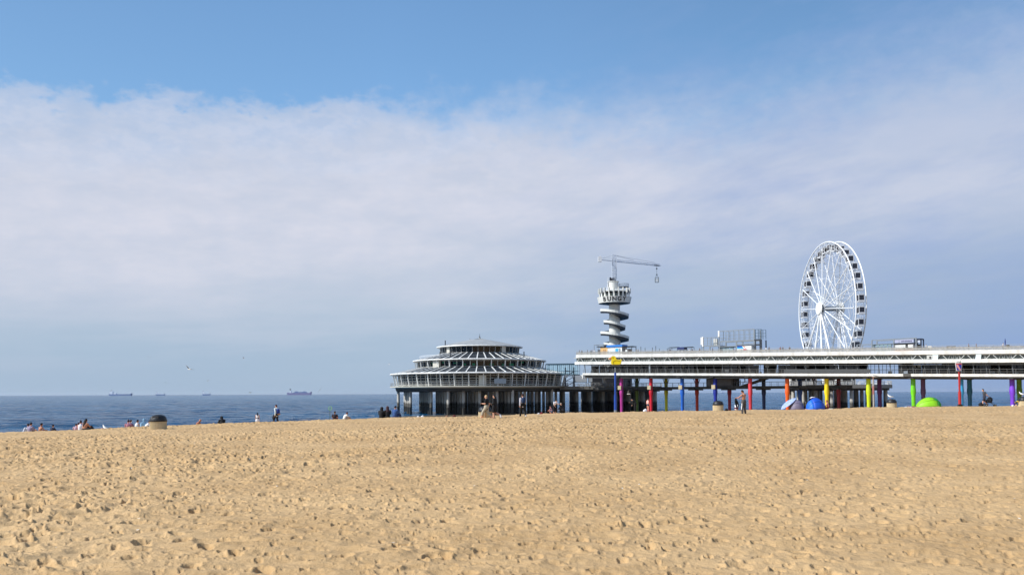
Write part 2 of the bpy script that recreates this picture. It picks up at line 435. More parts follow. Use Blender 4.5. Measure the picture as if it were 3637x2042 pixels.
# ------------------------------------------------------------------ sun and sky
SUN_AZ, SUN_EL = R(-105), R(40)
sd = Vector((math.sin(SUN_AZ)*math.cos(SUN_EL), math.cos(SUN_AZ)*math.cos(SUN_EL), math.sin(SUN_EL)))
ld = bpy.data.lights.new('sun', 'SUN'); ld.energy = SUN_E; ld.angle = R(.55); ld.color = (1, .965, .905)
sun = bpy.data.objects.new('sun', ld); col.objects.link(sun); sun.rotation_euler = sd.to_track_quat('Z', 'Y').to_euler(); sun.location = (0, 0, 80)
w = bpy.data.worlds.new('World'); sc.world = w; w.use_nodes = True; nt = w.node_tree; N = nt.nodes; L = nt.links
bg = N['Background']; bg.inputs['Strength'].default_value = .1
sky = N.new('ShaderNodeTexSky'); sky.sky_type = 'NISHITA'; sky.sun_disc = False; sky.sun_elevation = SUN_EL; sky.sun_rotation = SUN_AZ
sky.altitude = 5; sky.air_density = 1.0; sky.dust_density = .7; sky.ozone_density = 1.5
tc = N.new('ShaderNodeTexCoord'); d = tc.outputs['Generated']
s3 = N.new('ShaderNodeSeparateXYZ'); L.new(d, s3.inputs[0])
az = math_(nt, 'ARCTAN2', s3.outputs[0], s3.outputs[1]); el = math_(nt, 'ARCSINE', s3.outputs[2])
# cloud coordinates: azimuth x stretched elevation; wispy streaks lie along the azimuth
cmb = N.new('ShaderNodeCombineXYZ'); L.new(az, cmb.inputs[0]); L.new(el, cmb.inputs[1]); cv = cmb.outputs[0]
def tilt(k):   # shear: streaks rise to the right
    c_ = N.new('ShaderNodeCombineXYZ'); L.new(az, c_.inputs[0]); L.new(math_(nt, 'SUBTRACT', el, math_(nt, 'MULTIPLY', az, k)), c_.inputs[1]); return c_.outputs[0]
tv = tilt(.07)
big = noise_(nt, tv, 1, 5, .55, (2.6, 9, 1)); mid = noise_(nt, tv, 1, 6, .6, (9, 26, 1)); fine = noise_(nt, cv, 1, 6, .62, (34, 60, 1)); puff = noise_(nt, cv, 1, 5, .6, (16, 22, 1))
base = mixc(nt, maprange(nt, el, .0, .30, 0, 1), SKY_LOW, SKY_HIGH)          # tints the physical sky
mul = N.new('ShaderNodeMix'); mul.data_type = 'RGBA'; mul.blend_type = 'MULTIPLY'; mul.inputs[0].default_value = 1
azf = math_(nt, 'MULTIPLY', maprange(nt, az, -.55, -.15, 1.06, 1.27), maprange(nt, az, .05, .5, 1, .84)); bs = N.new('ShaderNodeVectorMath'); bs.operation = 'SCALE'; L.new(base, bs.inputs[0]); L.new(azf, bs.inputs['Scale'])
L.new(sky.outputs[0], mul.inputs[6]); L.new(bs.outputs[0], mul.inputs[7]); skyc = mul.outputs[2]
# lower veil: even blue-grey stratus
veil = mixc(nt, maprange(nt, el, .02, .14, 0, 1, True), VEIL_LO, VEIL_HI)
veil = mixc(nt, maprange(nt, noise_(nt, tilt(.03), 1, 6, .55, (2.2, 20, 1)), .38, .70, 0, .45), veil, VEIL_DK)
veil = mixc(nt, math_(nt, 'MULTIPLY', maprange(nt, noise_(nt, tilt(.05), 1, 6, .6, (4, 30, 1)), .45, .7, 0, .5), maprange(nt, el, .01, .06, 0, 1)), veil, CLOUD_B)
veil = mixc(nt, math_(nt, 'MULTIPLY', maprange(nt, az, -.1, .55, 0, .9), maprange(nt, el, 0, .24, 1, .25)), veil, VEIL_RT)
# bright lilac-white deck
e_top = math_(nt, 'ADD', math_(nt, 'MULTIPLY', az, .10), .372)
wob = math_(nt, 'ADD', math_(nt, 'MULTIPLY', math_(nt, 'SUBTRACT', puff, .5), .07), math_(nt, 'MULTIPLY', math_(nt, 'SUBTRACT', fine, .5), .075))
wob = math_(nt, 'ADD', wob, math_(nt, 'MULTIPLY', math_(nt, 'SUBTRACT', big, .5), .05))
dt = math_(nt, 'SUBTRACT', math_(nt, 'ADD', e_top, wob), el)
soft = N.new('ShaderNodeMapRange'); soft.clamp = True; soft.interpolation_type = 'SMOOTHSTEP'; L.new(dt, soft.inputs[0])
soft.inputs[1].default_value = 0; L.new(maprange(nt, az, -.2, .25, .028, .16), soft.inputs[2])
topm = soft.outputs[0]
wh = math_(nt, 'ADD', math_(nt, 'MULTIPLY', az, .08), .205)      # centre line of the brightest part
db = math_(nt, 'SUBTRACT', el, math_(nt, 'ADD', wh, math_(nt, 'MULTIPLY', math_(nt, 'SUBTRACT', big, .5), .22)))
whm = maprange(nt, db, -.13, .02, 0, 1, True)
cb = mixc(nt, maprange(nt, mid, .38, .66, 0, .9), CLOUD_A, CLOUD_B)
cb = mixc(nt, math_(nt, 'MULTIPLY', maprange(nt, az, 0, .45, 0, .8), maprange(nt, el, .30, .22, 1, .45)), cb, CLOUD_R)
cb = mixc(nt, math_(nt, 'MULTIPLY', maprange(nt, fine, .42, .60, 0, .85), maprange(nt, dt, 0, .12, 1, .12)), cb, CLOUD_C)
deckc = mixc(nt, whm, veil, cb)
opac = math_(nt, 'MULTIPLY', topm, maprange(nt, math_(nt, 'ADD', math_(nt, 'MULTIPLY', dt, 1.0), math_(nt, 'MULTIPLY', math_(nt, 'SUBTRACT', mid, .5), .12)), 0, .10, .60, .97))
c = mixc(nt, opac, skyc, deckc)
# high thin wisps on the right
ws = math_(nt, 'MULTIPLY', maprange(nt, noise_(nt, tilt(.16), 1, 7, .62, (5, 17, 1)), .42, .72, 0, .55), maprange(nt, math_(nt, 'SUBTRACT', az, math_(nt, 'MULTIPLY', math_(nt, 'SUBTRACT', .44, el), -0.6)), .0, .42, 0, 1, True))
c = mixc(nt, ws, c, WISP)
L.new(c, bg.inputs['Color'])
sc.view_settings.view_transform = 'Standard'; sc.view_settings.look = 'None'; sc.view_settings.exposure = EXPO; sc.view_settings.gamma = 1
# ================================================================== PIER
P0 = Vector((32.9, 250, 0)); TH = R(-40.1)
EX = Vector((.765, -.644, 0)); EW = Vector((.644, .765, 0))
def pw(x, w, z=0): return P0+EX*x+EW*w+Vector((0, 0, z))
def pier_x(px, w):
    u = (px-W0/2)/F; return (u*(250+.765*w)-32.9-.644*w)/(.765+.644*u)
b1 = lambda x: 17.97-.0231*x            # top of upper fascia
b1b = lambda x: b1(x)-.88
b2 = lambda x: 15.80-.0217*x
b2b = lambda x: b2(x)-.80
b3 = lambda x: 12.36-.0205*x
b3b = lambda x: b3(x)-.62
bel = lambda x: 10.75-.0165*x
XR = 140.0; WF = -2.5; WB = 11.5
pier = thing('pier', 'long two-storey white pier on brightly coloured round columns', 'pier', P0, TH)
def outline(xl, wf, wb, rad=3.0, n=6):
    pts = [(XR, wf), (XR, wb)]
    for cx, cy, a0 in ((xl+rad, wb-rad, 90), (xl+rad, wf+rad, 180)):
        for k in range(n+1):
            a = R(a0+90*k/n); pts.append((cx+rad*math.cos(a), cy+rad*math.sin(a)))
    # subdivide the long sides a little so the slope follows
    return pts
def slab(name, xl, zt, zb, m, inset=0.0, rad=3.0):
    q = MB(); pts = outline(xl+inset, WF+inset, WB-inset, rad)
    q.prism([(p[0], p[1]) for p in pts], lambda x, y: zb(x), lambda x, y: zt(x)); return q.build(name, m, pier)
XL1, XL3 = -16.5, -14.0
# decks and fascias (fascia = the white rim, deck = the slab inside it)
def rim(name, xl, zt, zb, th=.25, m=white, lean=0.0):
    q = MB(); pts = outline(xl, WF, WB); ins = outline(xl+th, WF+th, WB-th, 3-th); n = len(pts); vs = []
    for (p, i_) in zip(pts, ins):
        vs += [(p[0], p[1], zt(p[0])), (p[0], p[1]+lean*(1 if p[1] < 3 else -1), zb(p[0])), (i_[0], i_[1], zb(p[0])), (i_[0], i_[1], zt(p[0]))]
    fs = []
    for a in range(n):
        b_ = (a+1) % n
        for k in range(4): fs.append((a*4+k, b_*4+k, b_*4+(k+1) % 4, a*4+(k+1) % 4))
    q.add(vs, fs); return q.build(name, m, pier)
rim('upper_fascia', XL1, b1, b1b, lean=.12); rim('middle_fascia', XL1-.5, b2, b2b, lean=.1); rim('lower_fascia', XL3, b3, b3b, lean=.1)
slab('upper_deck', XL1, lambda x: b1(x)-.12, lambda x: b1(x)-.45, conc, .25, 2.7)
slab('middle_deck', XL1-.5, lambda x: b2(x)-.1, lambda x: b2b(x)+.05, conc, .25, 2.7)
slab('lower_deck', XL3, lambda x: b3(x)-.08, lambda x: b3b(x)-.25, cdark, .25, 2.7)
# soffit beam strip under the lower fascia
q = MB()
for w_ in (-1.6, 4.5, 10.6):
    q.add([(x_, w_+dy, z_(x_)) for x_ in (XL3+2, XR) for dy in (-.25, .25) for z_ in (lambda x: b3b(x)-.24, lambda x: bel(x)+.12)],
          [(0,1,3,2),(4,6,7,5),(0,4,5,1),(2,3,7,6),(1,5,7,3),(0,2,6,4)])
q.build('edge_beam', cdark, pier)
# upper gallery: glazing behind a zigzag truss
def strip(q, x0, x1, w, z0f, z1f, th=.06):
    q.add([(x0, w, z0f(x0)), (x1, w, z0f(x1)), (x1, w, z1f(x1)), (x0, w, z1f(x0)), (x0, w+th, z0f(x0)), (x1, w+th, z0f(x1)), (x1, w+th, z1f(x1)), (x0, w+th, z1f(x0))],
          [(0,1,2,3),(7,6,5,4),(0,4,5,1),(3,2,6,7),(1,5,6,2),(0,3,7,4)])
q = MB(); strip(q, XL1+1.0, XR, WF+1.0, lambda x: b2(x)-.08, b1b); q.build('gallery_glazing', glassg, pier)
q = MB(); strip(q, XL1+1.0, XR, WB-1.0, lambda x: b2(x)-.08, b1b); q.build('gallery_glazing', glassg, pier)
q = MB(); q.add([(XL1+1.0, WF+1.06, b2(XL1)-.08), (XL1+1.0, WB-1.0, b2(XL1)-.08), (XL1+1.0, WB-1.0, b1b(XL1)), (XL1+1.0, WF+1.06, b1b(XL1)),
                 (XL1+1.06, WF+1.06, b2(XL1)-.08), (XL1+1.06, WB-1.0, b2(XL1)-.08), (XL1+1.06, WB-1.0, b1b(XL1)), (XL1+1.06, WF+1.06, b1b(XL1))],
                [(0,1,2,3),(7,6,5,4),(0,4,5,1),(3,2,6,7),(1,5,6,2),(0,3,7,4)]); q.build('gallery_end_glazing', glassg, pier)
q = MB(); x_ = XL1+1.6
dm = MB()
while x_ < XR-3:
    k = 0
    lo = lambda x: b2(x)-.02; hi = lambda x: b1b(x)+.05
    # one big bright triangle, then smaller members seen behind the glass
    q.beam((x_, WF+.45, lo(x_)), (x_+1.15, WF+.45, hi(x_+1.15)), .15, .12); q.beam((x_+1.25, WF+.45, hi(x_+1.25)), (x_+2.4, WF+.45, lo(x_+2.4)), .15, .12)
    for t in range(3):
        a = x_+2.6+t*.9
        dm.beam((a, WF+.85, lo(a)), (a+.35, WF+.85, hi(a+.35)), .11, .1); dm.beam((a+.4, WF+.85, hi(a+.4)), (a+.8, WF+.85, lo(a+.8)), .11, .1)
    q.beam((x_-.2, WF+.8, lo(x_-.2)), (x_-.2, WF+.8, hi(x_-.2)), .09)
    x_ += 5.1
q.beam((XL1+1.6, WF+.45, b2(XL1)+.0), (XR, WF+.45, b2(XR)+.0), .16, .1); dm.beam((XL1+1.6, WF+.85, b2(XL1)+.0), (XR, WF+.85, b2(XR)), .08)
q.build('front_truss', mat('truss_paint', (196,198,196), .5, var=.15), pier); dm.build('inner_truss', mat('inner_truss_paint', (172,176,172), .6, var=.2), pier)
q = MB(); strip(q, XL1+.6, XR, WF+.35, lambda x: b1b(x)-.22, b1b, .2); q.build('truss_top_chord', mat('chord_paint', (176,176,168), .6, var=.15), pier)
# lower storey: set-back shop fronts, railings, posts
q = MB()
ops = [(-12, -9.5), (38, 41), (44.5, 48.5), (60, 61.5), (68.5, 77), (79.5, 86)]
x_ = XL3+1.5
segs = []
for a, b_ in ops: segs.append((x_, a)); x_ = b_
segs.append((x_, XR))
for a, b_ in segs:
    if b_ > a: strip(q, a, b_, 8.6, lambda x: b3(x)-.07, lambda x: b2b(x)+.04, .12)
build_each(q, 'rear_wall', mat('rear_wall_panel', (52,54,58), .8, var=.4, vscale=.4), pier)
q = MB()
for a, b_ in ops:
    n = max(2, int((b_-a)/.9))
    for k in range(n+1):
        xx = a+(b_-a)*k/n; q.beam((xx, 8.6, b3(xx)), (xx, 8.6, b2b(xx)), .09)
    q.beam((a, 8.6, b3(a)+1.1), (b_, 8.6, b3(b_)+1.1), .07); q.beam((a, 8.6, b3(a)+2.0), (b_, 8.6, b3(b_)+2.0), .05)
build_each(q, 'opening_frame_bar', teal, pier)
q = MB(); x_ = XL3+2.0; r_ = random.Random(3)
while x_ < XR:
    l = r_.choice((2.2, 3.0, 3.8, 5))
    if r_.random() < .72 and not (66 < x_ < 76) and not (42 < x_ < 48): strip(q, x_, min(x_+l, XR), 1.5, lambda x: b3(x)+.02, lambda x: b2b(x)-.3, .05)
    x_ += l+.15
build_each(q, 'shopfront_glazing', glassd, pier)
q = MB(); x_ = XL3+1.5; k = 0
while x_ < XR:
    q.beam((x_+.25, WF+1.2, b3(x_)-.05), (x_, WF+1.2, b2b(x_)+.05), .13 if k % 3 else .2, .16); x_ += 2.55; k += 1
build_each(q, 'gallery_post', mat('post_paint', (84,88,92), .6, var=.2), pier)
q = MB()
for h, th in ((2.1, .05), (1.05, .06), (.55, .035), (.3, .03)):
    q.beam((XL3+1.5, WF+.5, b3(XL3)+h), (XR, WF+.5, b3(XR)+h), th)
x_ = XL3+1.5
while x_ < XR: q.beam((x_, WF+.5, b3(x_)-.05), (x_, WF+.5, b3(x_)+1.05), .045); x_ += 1.7
q.build('lower_railing', mat('lower_rail', (120,118,114), .6, var=.2), pier)
# darker windscreens that hang on the railing in part
q = MB(); strip(q, 51, 72.5, WF+.42, lambda x: b3(x)+.1, lambda x: b3(x)+1.05, .03); strip(q, 34.5, 35.7, WF+.42, lambda x: b3(x)+.3, lambda x: b3(x)+1.05, .03)
q.build('windscreen', mat('windscreen_cloth', (74,76,78), .8, var=.3), pier)
# pale awning / counter shapes inside
q = MB(); r_ = random.Random(11)
for k in range(46):
    xx = r_.uniform(XL3+3, XR-3); h = r_.uniform(.3, .8); wd = r_.uniform(.3, 1.3)
    q.box((xx, r_.uniform(.1, 1.2), b3(xx)-.06+h/2+r_.choice((0, 0, 1.6))), (wd, .4, h))
build_each(q, 'counter_unit', mat('counter_paint', (128,128,124), .7, var=.35, vscale=.6), pier)
q = MB(); xx = pier_x(2307, WF+.6); q.beam((xx, WF+.7, b3(xx)-.05), (xx, WF+.7, b2b(xx)+.05), .45, .2); q.build('pale_post', galv, pier)
q = MB(); xx = XL3+.7; q.poly([(xx, b3b(xx)+.05), (xx+.8, b3b(xx)+.05), (xx+.95, b3b(xx)-.6), (xx+.6, b3b(xx)-1.3), (xx+.45, b3b(xx)-1.2), (xx+.55, b3b(xx)-.5)], .3, c=(0, WF+.3, 0)); q.build('end_bracket', white, pier)
# top railing with wind panels
def railing_mb(x0, x1, w, base, h=1.1, step=1.7, th=.05, wires=(.28, .55, .82)):
    q = MB(); q.beam((x0, w, base(x0)+h), (x1, w, base(x1)+h), th*1.3, th*1.3)
    for k in wires: q.beam((x0, w, base(x0)+k), (x1, w, base(x1)+k), th*.5)
    xx = x0
    while xx <= x1+.01: q.beam((xx, w, base(xx)), (xx, w, base(xx)+h), th); xx += step
    return q
railing_mb(XL1+1.5, XR, WF+.3, b1, wires=(.2, .36, .52, .68, .84)).build('top_railing', rail_m, pier)
railing_mb(XL1+1.5, XR, WB-.3, b1, wires=(.35, .7)).build('top_railing', rail_m, pier)
q = MB(); strip(q, XL1+1.5, XR, WF+.34, lambda x: b1(x)+.05, lambda x: b1(x)+.85, .015)
q.build('railing_net', mat('fine_mesh', (196,192,184), .8, var=.3, vscale=2, alpha=.55), pier)
# hanging pale panels and a loudspeaker box on the gallery
for px0, px1 in ((3310, 3333), (3465, 3486)):
    a = pier_x(px0, WF); c_ = pier_x(px1, WF); q = MB()
    q.add([(a-.05, WF+.2, b2(a)+.02), (c_-.1, WF+.2, b2(c_)+.02), (c_+.05, WF+.12, b1b(c_)-.1), (a+.15, WF+.12, b1b(a)-.1),
           (a-.05, WF+.26, b2(a)+.02), (c_-.1, WF+.26, b2(c_)+.02), (c_+.05, WF+.18, b1b(c_)-.1), (a+.15, WF+.18, b1b(a)-.1)],
          [(0,1,2,3),(7,6,5,4),(0,4,5,1),(3,2,6,7),(1,5,6,2),(0,3,7,4)])
    q.build('hanging_panel', mat('pale_banner', (214,228,232), .5, var=.06), pier)
a = pier_x(3303, WF); q = MB(); q.box((a, WF+.25, b1b(a)-.62), (1.3, .25, .8)); o = q.build('speaker_box', mat('speaker_grey', (190,192,188), .6, var=.1), pier)
q = MB(); q.cyl((a+.1, WF+.08, b1b(a)-.72), (a+.1, WF+.14, b1b(a)-.72), .24, n=14); q.build('loudspeaker_cone', black, o)
# expansion gap with a small box in the lower fascia
a = pier_x(3221, WF); q = MB(); q.box((a, WF-.02, b3(a)-.3), (1.6, .12, .7)); q.build('fascia_gap', mat('gap_grey', (86,84,80), .8, var=.3), pier)
a = pier_x(3216, WF); q = MB(); q.box((a, WF+.35, b3(a)+.35), (.9, .3, .6)); q.build('meter_box', galv, pier)
# columns
near = [(188,60,150),(205,24,48),(20,98,200),(24,44,150),(218,62,74),(240,100,24),(246,214,20),(196,214,24),(112,206,20),(52,160,214),(120,62,205),(226,120,30),(214,40,50)]
far = [(82,104,20),(196,190,20),(196,56,30),(150,18,44),(14,36,86),(20,72,150),(140,20,36),(92,26,96),(112,78,128),(36,112,150),(96,146,30),(40,90,160),(150,30,50)]  # far row tones darkened, shade under the deck painted in
fnames_shaded = ['shaded olive green','shaded yellow','shaded red-orange','shaded crimson','shaded navy','shaded blue','shaded dark red','shaded purple','shaded mauve','shaded teal blue','shaded green','blue','shaded red']
nnames = ['magenta','red','bright blue','royal blue','coral red','orange','yellow','lime yellow','light green','sky blue','violet','amber','scarlet']
pm = [.75, .9]
def paint(c): return mat('column_paint_%d_%d_%d' % c, c, .5, var=.28, vscale=1.6, vstretch=(1,1,.3))
for k in range(13):
    for row, (w_, cols, nms) in enumerate(((0, near, nnames), (8.8, far, fnames_shaded))):
        x_ = 10.2*k; zt = bel(x_)+.25; q = MB()
        q.lathe([(0, zt), (.53, zt), (.53, 7.3), (.60, 6.9), (.60, 6.2), (.46, 5.5), (.43, 2), (.43, -3), (0, -3)], 20, (x_, w_, 0))
        o = q.build('column', paint(cols[k]), pier, label=nms[k]+' round column'); smooth_by_angle(o, 50)
        if row == 0 and k < 4:
            q = MB(); q.box((x_-.25, w_-.2, 8.0), (1.1, 1.2, 1.15)); q.build('concrete_block', beigec, o)
        if row == 1 and k < 3:
            q = MB()
            for s_ in (-1, 1): q.beam((x_+s_*.35, w_, 8.6), (x_+s_*1.2, w_, b3b(x_)-.4), .14)
            q.build('strut', darkst, o)
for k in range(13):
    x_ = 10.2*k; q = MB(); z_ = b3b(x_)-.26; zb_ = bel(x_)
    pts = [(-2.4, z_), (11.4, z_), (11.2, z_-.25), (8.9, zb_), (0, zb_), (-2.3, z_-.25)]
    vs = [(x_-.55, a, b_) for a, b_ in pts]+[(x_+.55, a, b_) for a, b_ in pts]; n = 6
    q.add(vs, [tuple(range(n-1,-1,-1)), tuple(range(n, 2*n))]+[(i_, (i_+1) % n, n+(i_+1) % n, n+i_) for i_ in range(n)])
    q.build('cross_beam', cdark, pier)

# lower walkway under the pier
wk = thing('lower_walkway', 'dark concrete footbridge running low beneath the pier, with thin railing', 'walkway', P0, TH)
q = MB(); q.box((26, 6.0, 7.8), (78, 4.0, .75)); q.build('deck', cdark, wk)
railing_mb(-13, 65, 4.1, lambda x: 8.18, 1.1, 2.0, .06, (.55,)).build('railing', mat('walk_rail', (98,108,122), .6), wk)
railing_mb(-13, 65, 7.9, lambda x: 8.18, 1.1, 2.0, .06, (.55,)).build('railing', mat('walk_rail', (98,108,122), .6), wk)
q = MB()
for k in range(7): q.box((10.2*k+1.1, 6.0, 7.35), (1.6, 6.2, .5))
q.build('bearing_beams', cdark, wk)
# machine room box and stairs under the pier
sb = thing('service_room', 'dark grey windowless room hanging between pier deck and footbridge', 'room', P0, TH)
xa, xb = pier_x(2508, 4), pier_x(2602, 4)
q = MB(); q.box(((xa+xb)/2, 6.2, 9.35), (xb-xa, 4.4, 2.6)); q.build('room_shell', mat('room_panel', (72,74,80), .7, var=.3), sb)
q = MB(); q.box(((xa+xb)/2, 3.96, 9.3), (xb-xa-.8, .06, 1.6)); q.build('panel', mat('room_panel_light', (96,98,104), .7, var=.2), sb)
st = thing('under_pier_stairs', 'dark staircase rising to the right from the low footbridge to the pier', 'stairs', P0, TH)
xa, xb = pier_x(2628, 5), pier_x(2732, 5)
q = MB()
for s_ in (4.2, 6.2): q.beam((xa, s_, 7.9), (xb, s_, b3b(xb)-.3), .25, .5)
for k in range(14):
    t = (k+.5)/14; q.box((xa+(xb-xa)*t, 5.2, 7.95+(b3b(xb)-8.2)*t), (.45, 1.9, .08))
q.build('flight', mat('stair_steel', (70,68,66), .7, var=.3), st)
q = MB()
for s_ in (4.2, 6.2): q.beam((xa, s_, 9.0), (xb, s_, b3b(xb)+.6), .06)
q.build('handrail', rail_m, st)

# ================================================================== islands on piles
fouled = bpy.data.materials.new('fouled_pile_concrete'); fouled.use_nodes = True
nt = fouled.node_tree; b = nt.nodes['Principled BSDF']; g_ = nt.nodes.new('ShaderNodeNewGeometry'); s_ = nt.nodes.new('ShaderNodeSeparateXYZ'); nt.links.new(g_.outputs['Position'], s_.inputs[0])
nz = noise_(nt, g_.outputs['Position'], 1.0, 5, .6, (1, 1, .35))
f_ = maprange(nt, math_(nt, 'ADD', s_.outputs[2], math_(nt, 'MULTIPLY', nz, 1.6)), 4.0, 4.8, 0, 1)
c_ = mixc(nt, maprange(nt, nz, .3, .7, 0, 1), (.52, .50, .45), (.38, .36, .33))
nt.links.new(mixc(nt, f_, mixc(nt, maprange(nt, nz, .35, .65, 0, 1), (.045, .042, .038), (.09, .085, .075)), c_), b.inputs['Base Color']); b.inputs['Roughness'].default_value = .85
def piles(parent, pts, r=.45, top=7.7, proto=None):
    q = MB(); q.lathe([(0, top), (r, top), (r, 2.45), (r*1.12, 2.4), (r*1.12, 2.15), (r, 2.1), (r, -3), (0, -3)], 14)
    o = q.build('pile', fouled, parent); smooth_by_angle(o, 50); o.location = (*pts[0], 0)
    for p in pts[1:]:
        c = o.copy(); col.objects.link(c); c.parent = parent; c.location = (*p, 0)
def ring_rail(parent, r, z, n, h=1.1, a0=0, a1=2*math.pi, name='railing', m=rail_m, th=.06, wires=(.35, .7)):
    q = MB(); P = [(r*math.cos(a0+(a1-a0)*k/n), r*math.sin(a0+(a1-a0)*k/n)) for k in range(n+1)]
    for k in range(n):
        for hh_, t in [(h, th*1.4)]+[(w_, th*.6) for w_ in wires]: q.beam((*P[k], z+hh_), (*P[k+1], z+hh_), t)
        q.beam((*P[k], z), (*P[k], z+h), th)
    return q.build(name, m, parent)

# ---- round pavilion
PV = thing('round_pavilion', 'three-tier round glass pavilion with white eaves and conical grey roof on piles', 'building', (-10.7, 275, 0))
q = MB(); q.lathe([(0, 8.78), (29.4, 8.78), (29.4, 8.46), (27.8, 8.38), (27.6, 8.1), (0, 8.1)], 72); q.build('deck_slab', mat('deck_concrete', (196,192,178), .7, var=.15, vscale=.3), PV)
q = MB(); q.lathe([(27.65, 8.12), (27.5, 7.5), (27.2, 7.15), (0, 7.15)], 72)
for k in range(32):
    a = 2*math.pi*k/32; q.beam((5*math.cos(a), 5*math.sin(a), 7.3), (27.3*math.cos(a), 27.3*math.sin(a), 7.3), .5, .6)
q.build('under_beams', cdark, PV)
pts = [(-26.6, -2.5)]; r_ = random.Random(2)
for x0, ymax in ((-24.2, 13), (-18.5, 19), (-14.0, 5), (-9.3, 2), (-4.4, 26), (.6, 26), (5.4, 26), (10.2, 24), (15.2, 22), (20.0, 20), (24.0, 14)):
    y_ = 1.3-5.2*5
    while y_ <= ymax:
        x_ = x0-.22*y_+r_.uniform(-.12, .12)
        if math.hypot(x_, y_) < 27.3: pts.append((x_, y_))
        y_ += 5.2
piles(PV, pts[:99], .46)
ring_rail(PV, 29.2, 8.78, 72, wires=(.25, .5, .75))
def tier(rb, rt, z0, z1, n, prim, cnt_h=(.38, .62, .86), grec=.9, m=white2, postm=white):
    """leaning posts, set-back glazing with mullions"""
    q = MB(); rg = rb-grec; q.lathe([(rg, z0), (rg+(rt-rb)*.5, z1)], n*2); o = q.build('glazing', glassd, PV)
    q = MB()
    for k in range(n*2):
        a = 2*math.pi*k/(n*2); c, s = math.cos(a), math.sin(a); r0, r1 = rg+.05, rg+.05+(rt-rb)*.5
        q.beam((r0*c, r0*s, z0), (r1*c, r1*s, z1), .14 if k % 2 else .2, .12)
    for h in cnt_h:
        rr = rg+.06+(rt-rb)*.5*h
        for k in range(n):
            a, b_ = 2*math.pi*k/n, 2*math.pi*(k+1)/n
            q.beam((rr*math.cos(a), rr*math.sin(a), z0+(z1-z0)*h), (rr*math.cos(b_), rr*math.sin(b_), z0+(z1-z0)*h), .13)
    q.build('mullions', m, PV)
    if prim:
        q = MB()
        for k in range(prim):
            a = 2*math.pi*(k+.5)/prim; c, s = math.cos(a), math.sin(a)
            q.beam((rb*c, rb*s, z0), (rt*c, rt*s, z1), .26, .26)
        build_each(q, 'leaning_post', postm, PV)
def eave(r, z, h=.42, n=72):
    q = MB(); q.lathe([(r-1.6, z-.06), (r-.08, z), (r, z+h*.35), (r-.08, z+h), (r-.7, z+h+.06), (r-1.6, z+h-.02)], n); o = q.build('eave', white, PV); smooth_by_angle(o, 30)
def rib_roof(r0, z0, r1, z1, n, name='ribbed_roof'):
    q = MB(); q.lathe([(r0-1.2, z0-.05), (r1-.1, z1-.05)], 72); q.build('roof_glazing', mat('roof_glass', (30,34,38), .3, var=.6, vscale=.5, spec=.35), PV)
    q = MB()
    for k in range(n):
        a = 2*math.pi*k/n; c, s = math.cos(a), math.sin(a); t = (-s, c, 0)
        q.beam(((r0-.7)*c, (r0-.7)*s, z0+.08), (r1*c, r1*s, z1+.08), .30, .14, up=(0, 0, 1))
    q.build('roof_ribs', white, PV)
    q = MB()
    for f in (.28, .52, .76):
        rr = (r0-.7)+(r1-r0+.7)*f; zz = z0+(z1-z0)*f+.02
        for k in range(n):
            a, b_ = 2*math.pi*k/n, 2*math.pi*(k+1)/n; q.beam((rr*math.cos(a), rr*math.sin(a), zz), (rr*math.cos(b_), rr*math.sin(b_), zz), .1)
    q.build('purlins', galv, PV)
tier(27.7, 28.5, 8.78, 12.55, 40, 40, (.12, .42, .62, .84), 1.3)
eave(29.5, 12.45); rib_roof(29.5, 12.82, 21.2, 14.65, 60)
# solid grey roof panels on the seaward-left quarter
q = MB(); q.lathe([(28.6, 12.99), (21.3, 14.72)], 24, a0=R(178), a1=R(218))
q.build('solid_roof_panel', slategrey, PV)
tier(20.9, 21.4, 14.6, 16.95, 30, 30, (.12, .86), .7)
eave(22.1, 16.85, .36, 60); rib_roof(22.1, 17.18, 13.1, 19.45, 48)
q = MB(); q.lathe([(21.3, 17.34), (13.2, 19.52)], 24, a0=R(178), a1=R(216)); q.build('solid_roof_panel', slategrey, PV)
tier(12.9, 13.5, 19.4, 21.6, 22, 0, (.05, .93), .1, m=mat('bronze_mullion', (150,150,146), .5))
eave(14.3, 21.45, .34, 60)
q = MB(); q.lathe([(14.0, 21.8), (9, 22.95), (4, 24.0), (.5, 24.55), (.25, 24.9), (0, 24.95)], 60); o = q.build('cone_roof', slategrey, PV)
q = MB()
for k in range(30):
    a = 2*math.pi*k/30; q.beam((13.9*math.cos(a), 13.9*math.sin(a), 21.86), (.6*math.cos(a), .6*math.sin(a), 24.6), .07, .06)
q.build('roof_seams', mat('seam_grey', (140,142,142), .6), PV)
q = MB(); q.cyl((0, 0, 24.8), (0, 0, 26.2), .12, .03, 8); q.cyl((0, 0, 24.9), (0, 0, 25.4), .3, .1, 8); q.build('spire', darkst, PV)
# cream stair enclosures on tiers, chimney flues, roof aerials
q = MB()
for a, r_, z_, w_, h_ in ((R(232), 20.6, 14.6, 2.6, 2.3), (R(222), 12.7, 19.4, 1.5, 2.1), (R(308), 12.7, 19.4, 1.5, 2.1), (R(274), 26.9, 8.78, 2.2, 3.1)):
    q.box((r_*math.cos(a), r_*math.sin(a), z_+h_/2), (w_, 1.0, h_), rz=a-R(90))
build_each(q, 'door_panel', mat('cream_panel', (206,202,190), .6, var=.12), PV)
q = MB()
for a, r_, z_, h_ in ((R(241), 17.5, 18.2, 2.2), (R(229), 18.2, 18.0, 1.6), (R(318), 19.5, 18.0, 1.6), (R(206), 12.2, 21.9, 1.8)):
    q.cyl((r_*math.cos(a), r_*math.sin(a), z_-.5), (r_*math.cos(a), r_*math.sin(a), z_+h_), .16, n=8)
build_each(q, 'flue', darkst, PV)
q = MB(); r_ = random.Random(5)
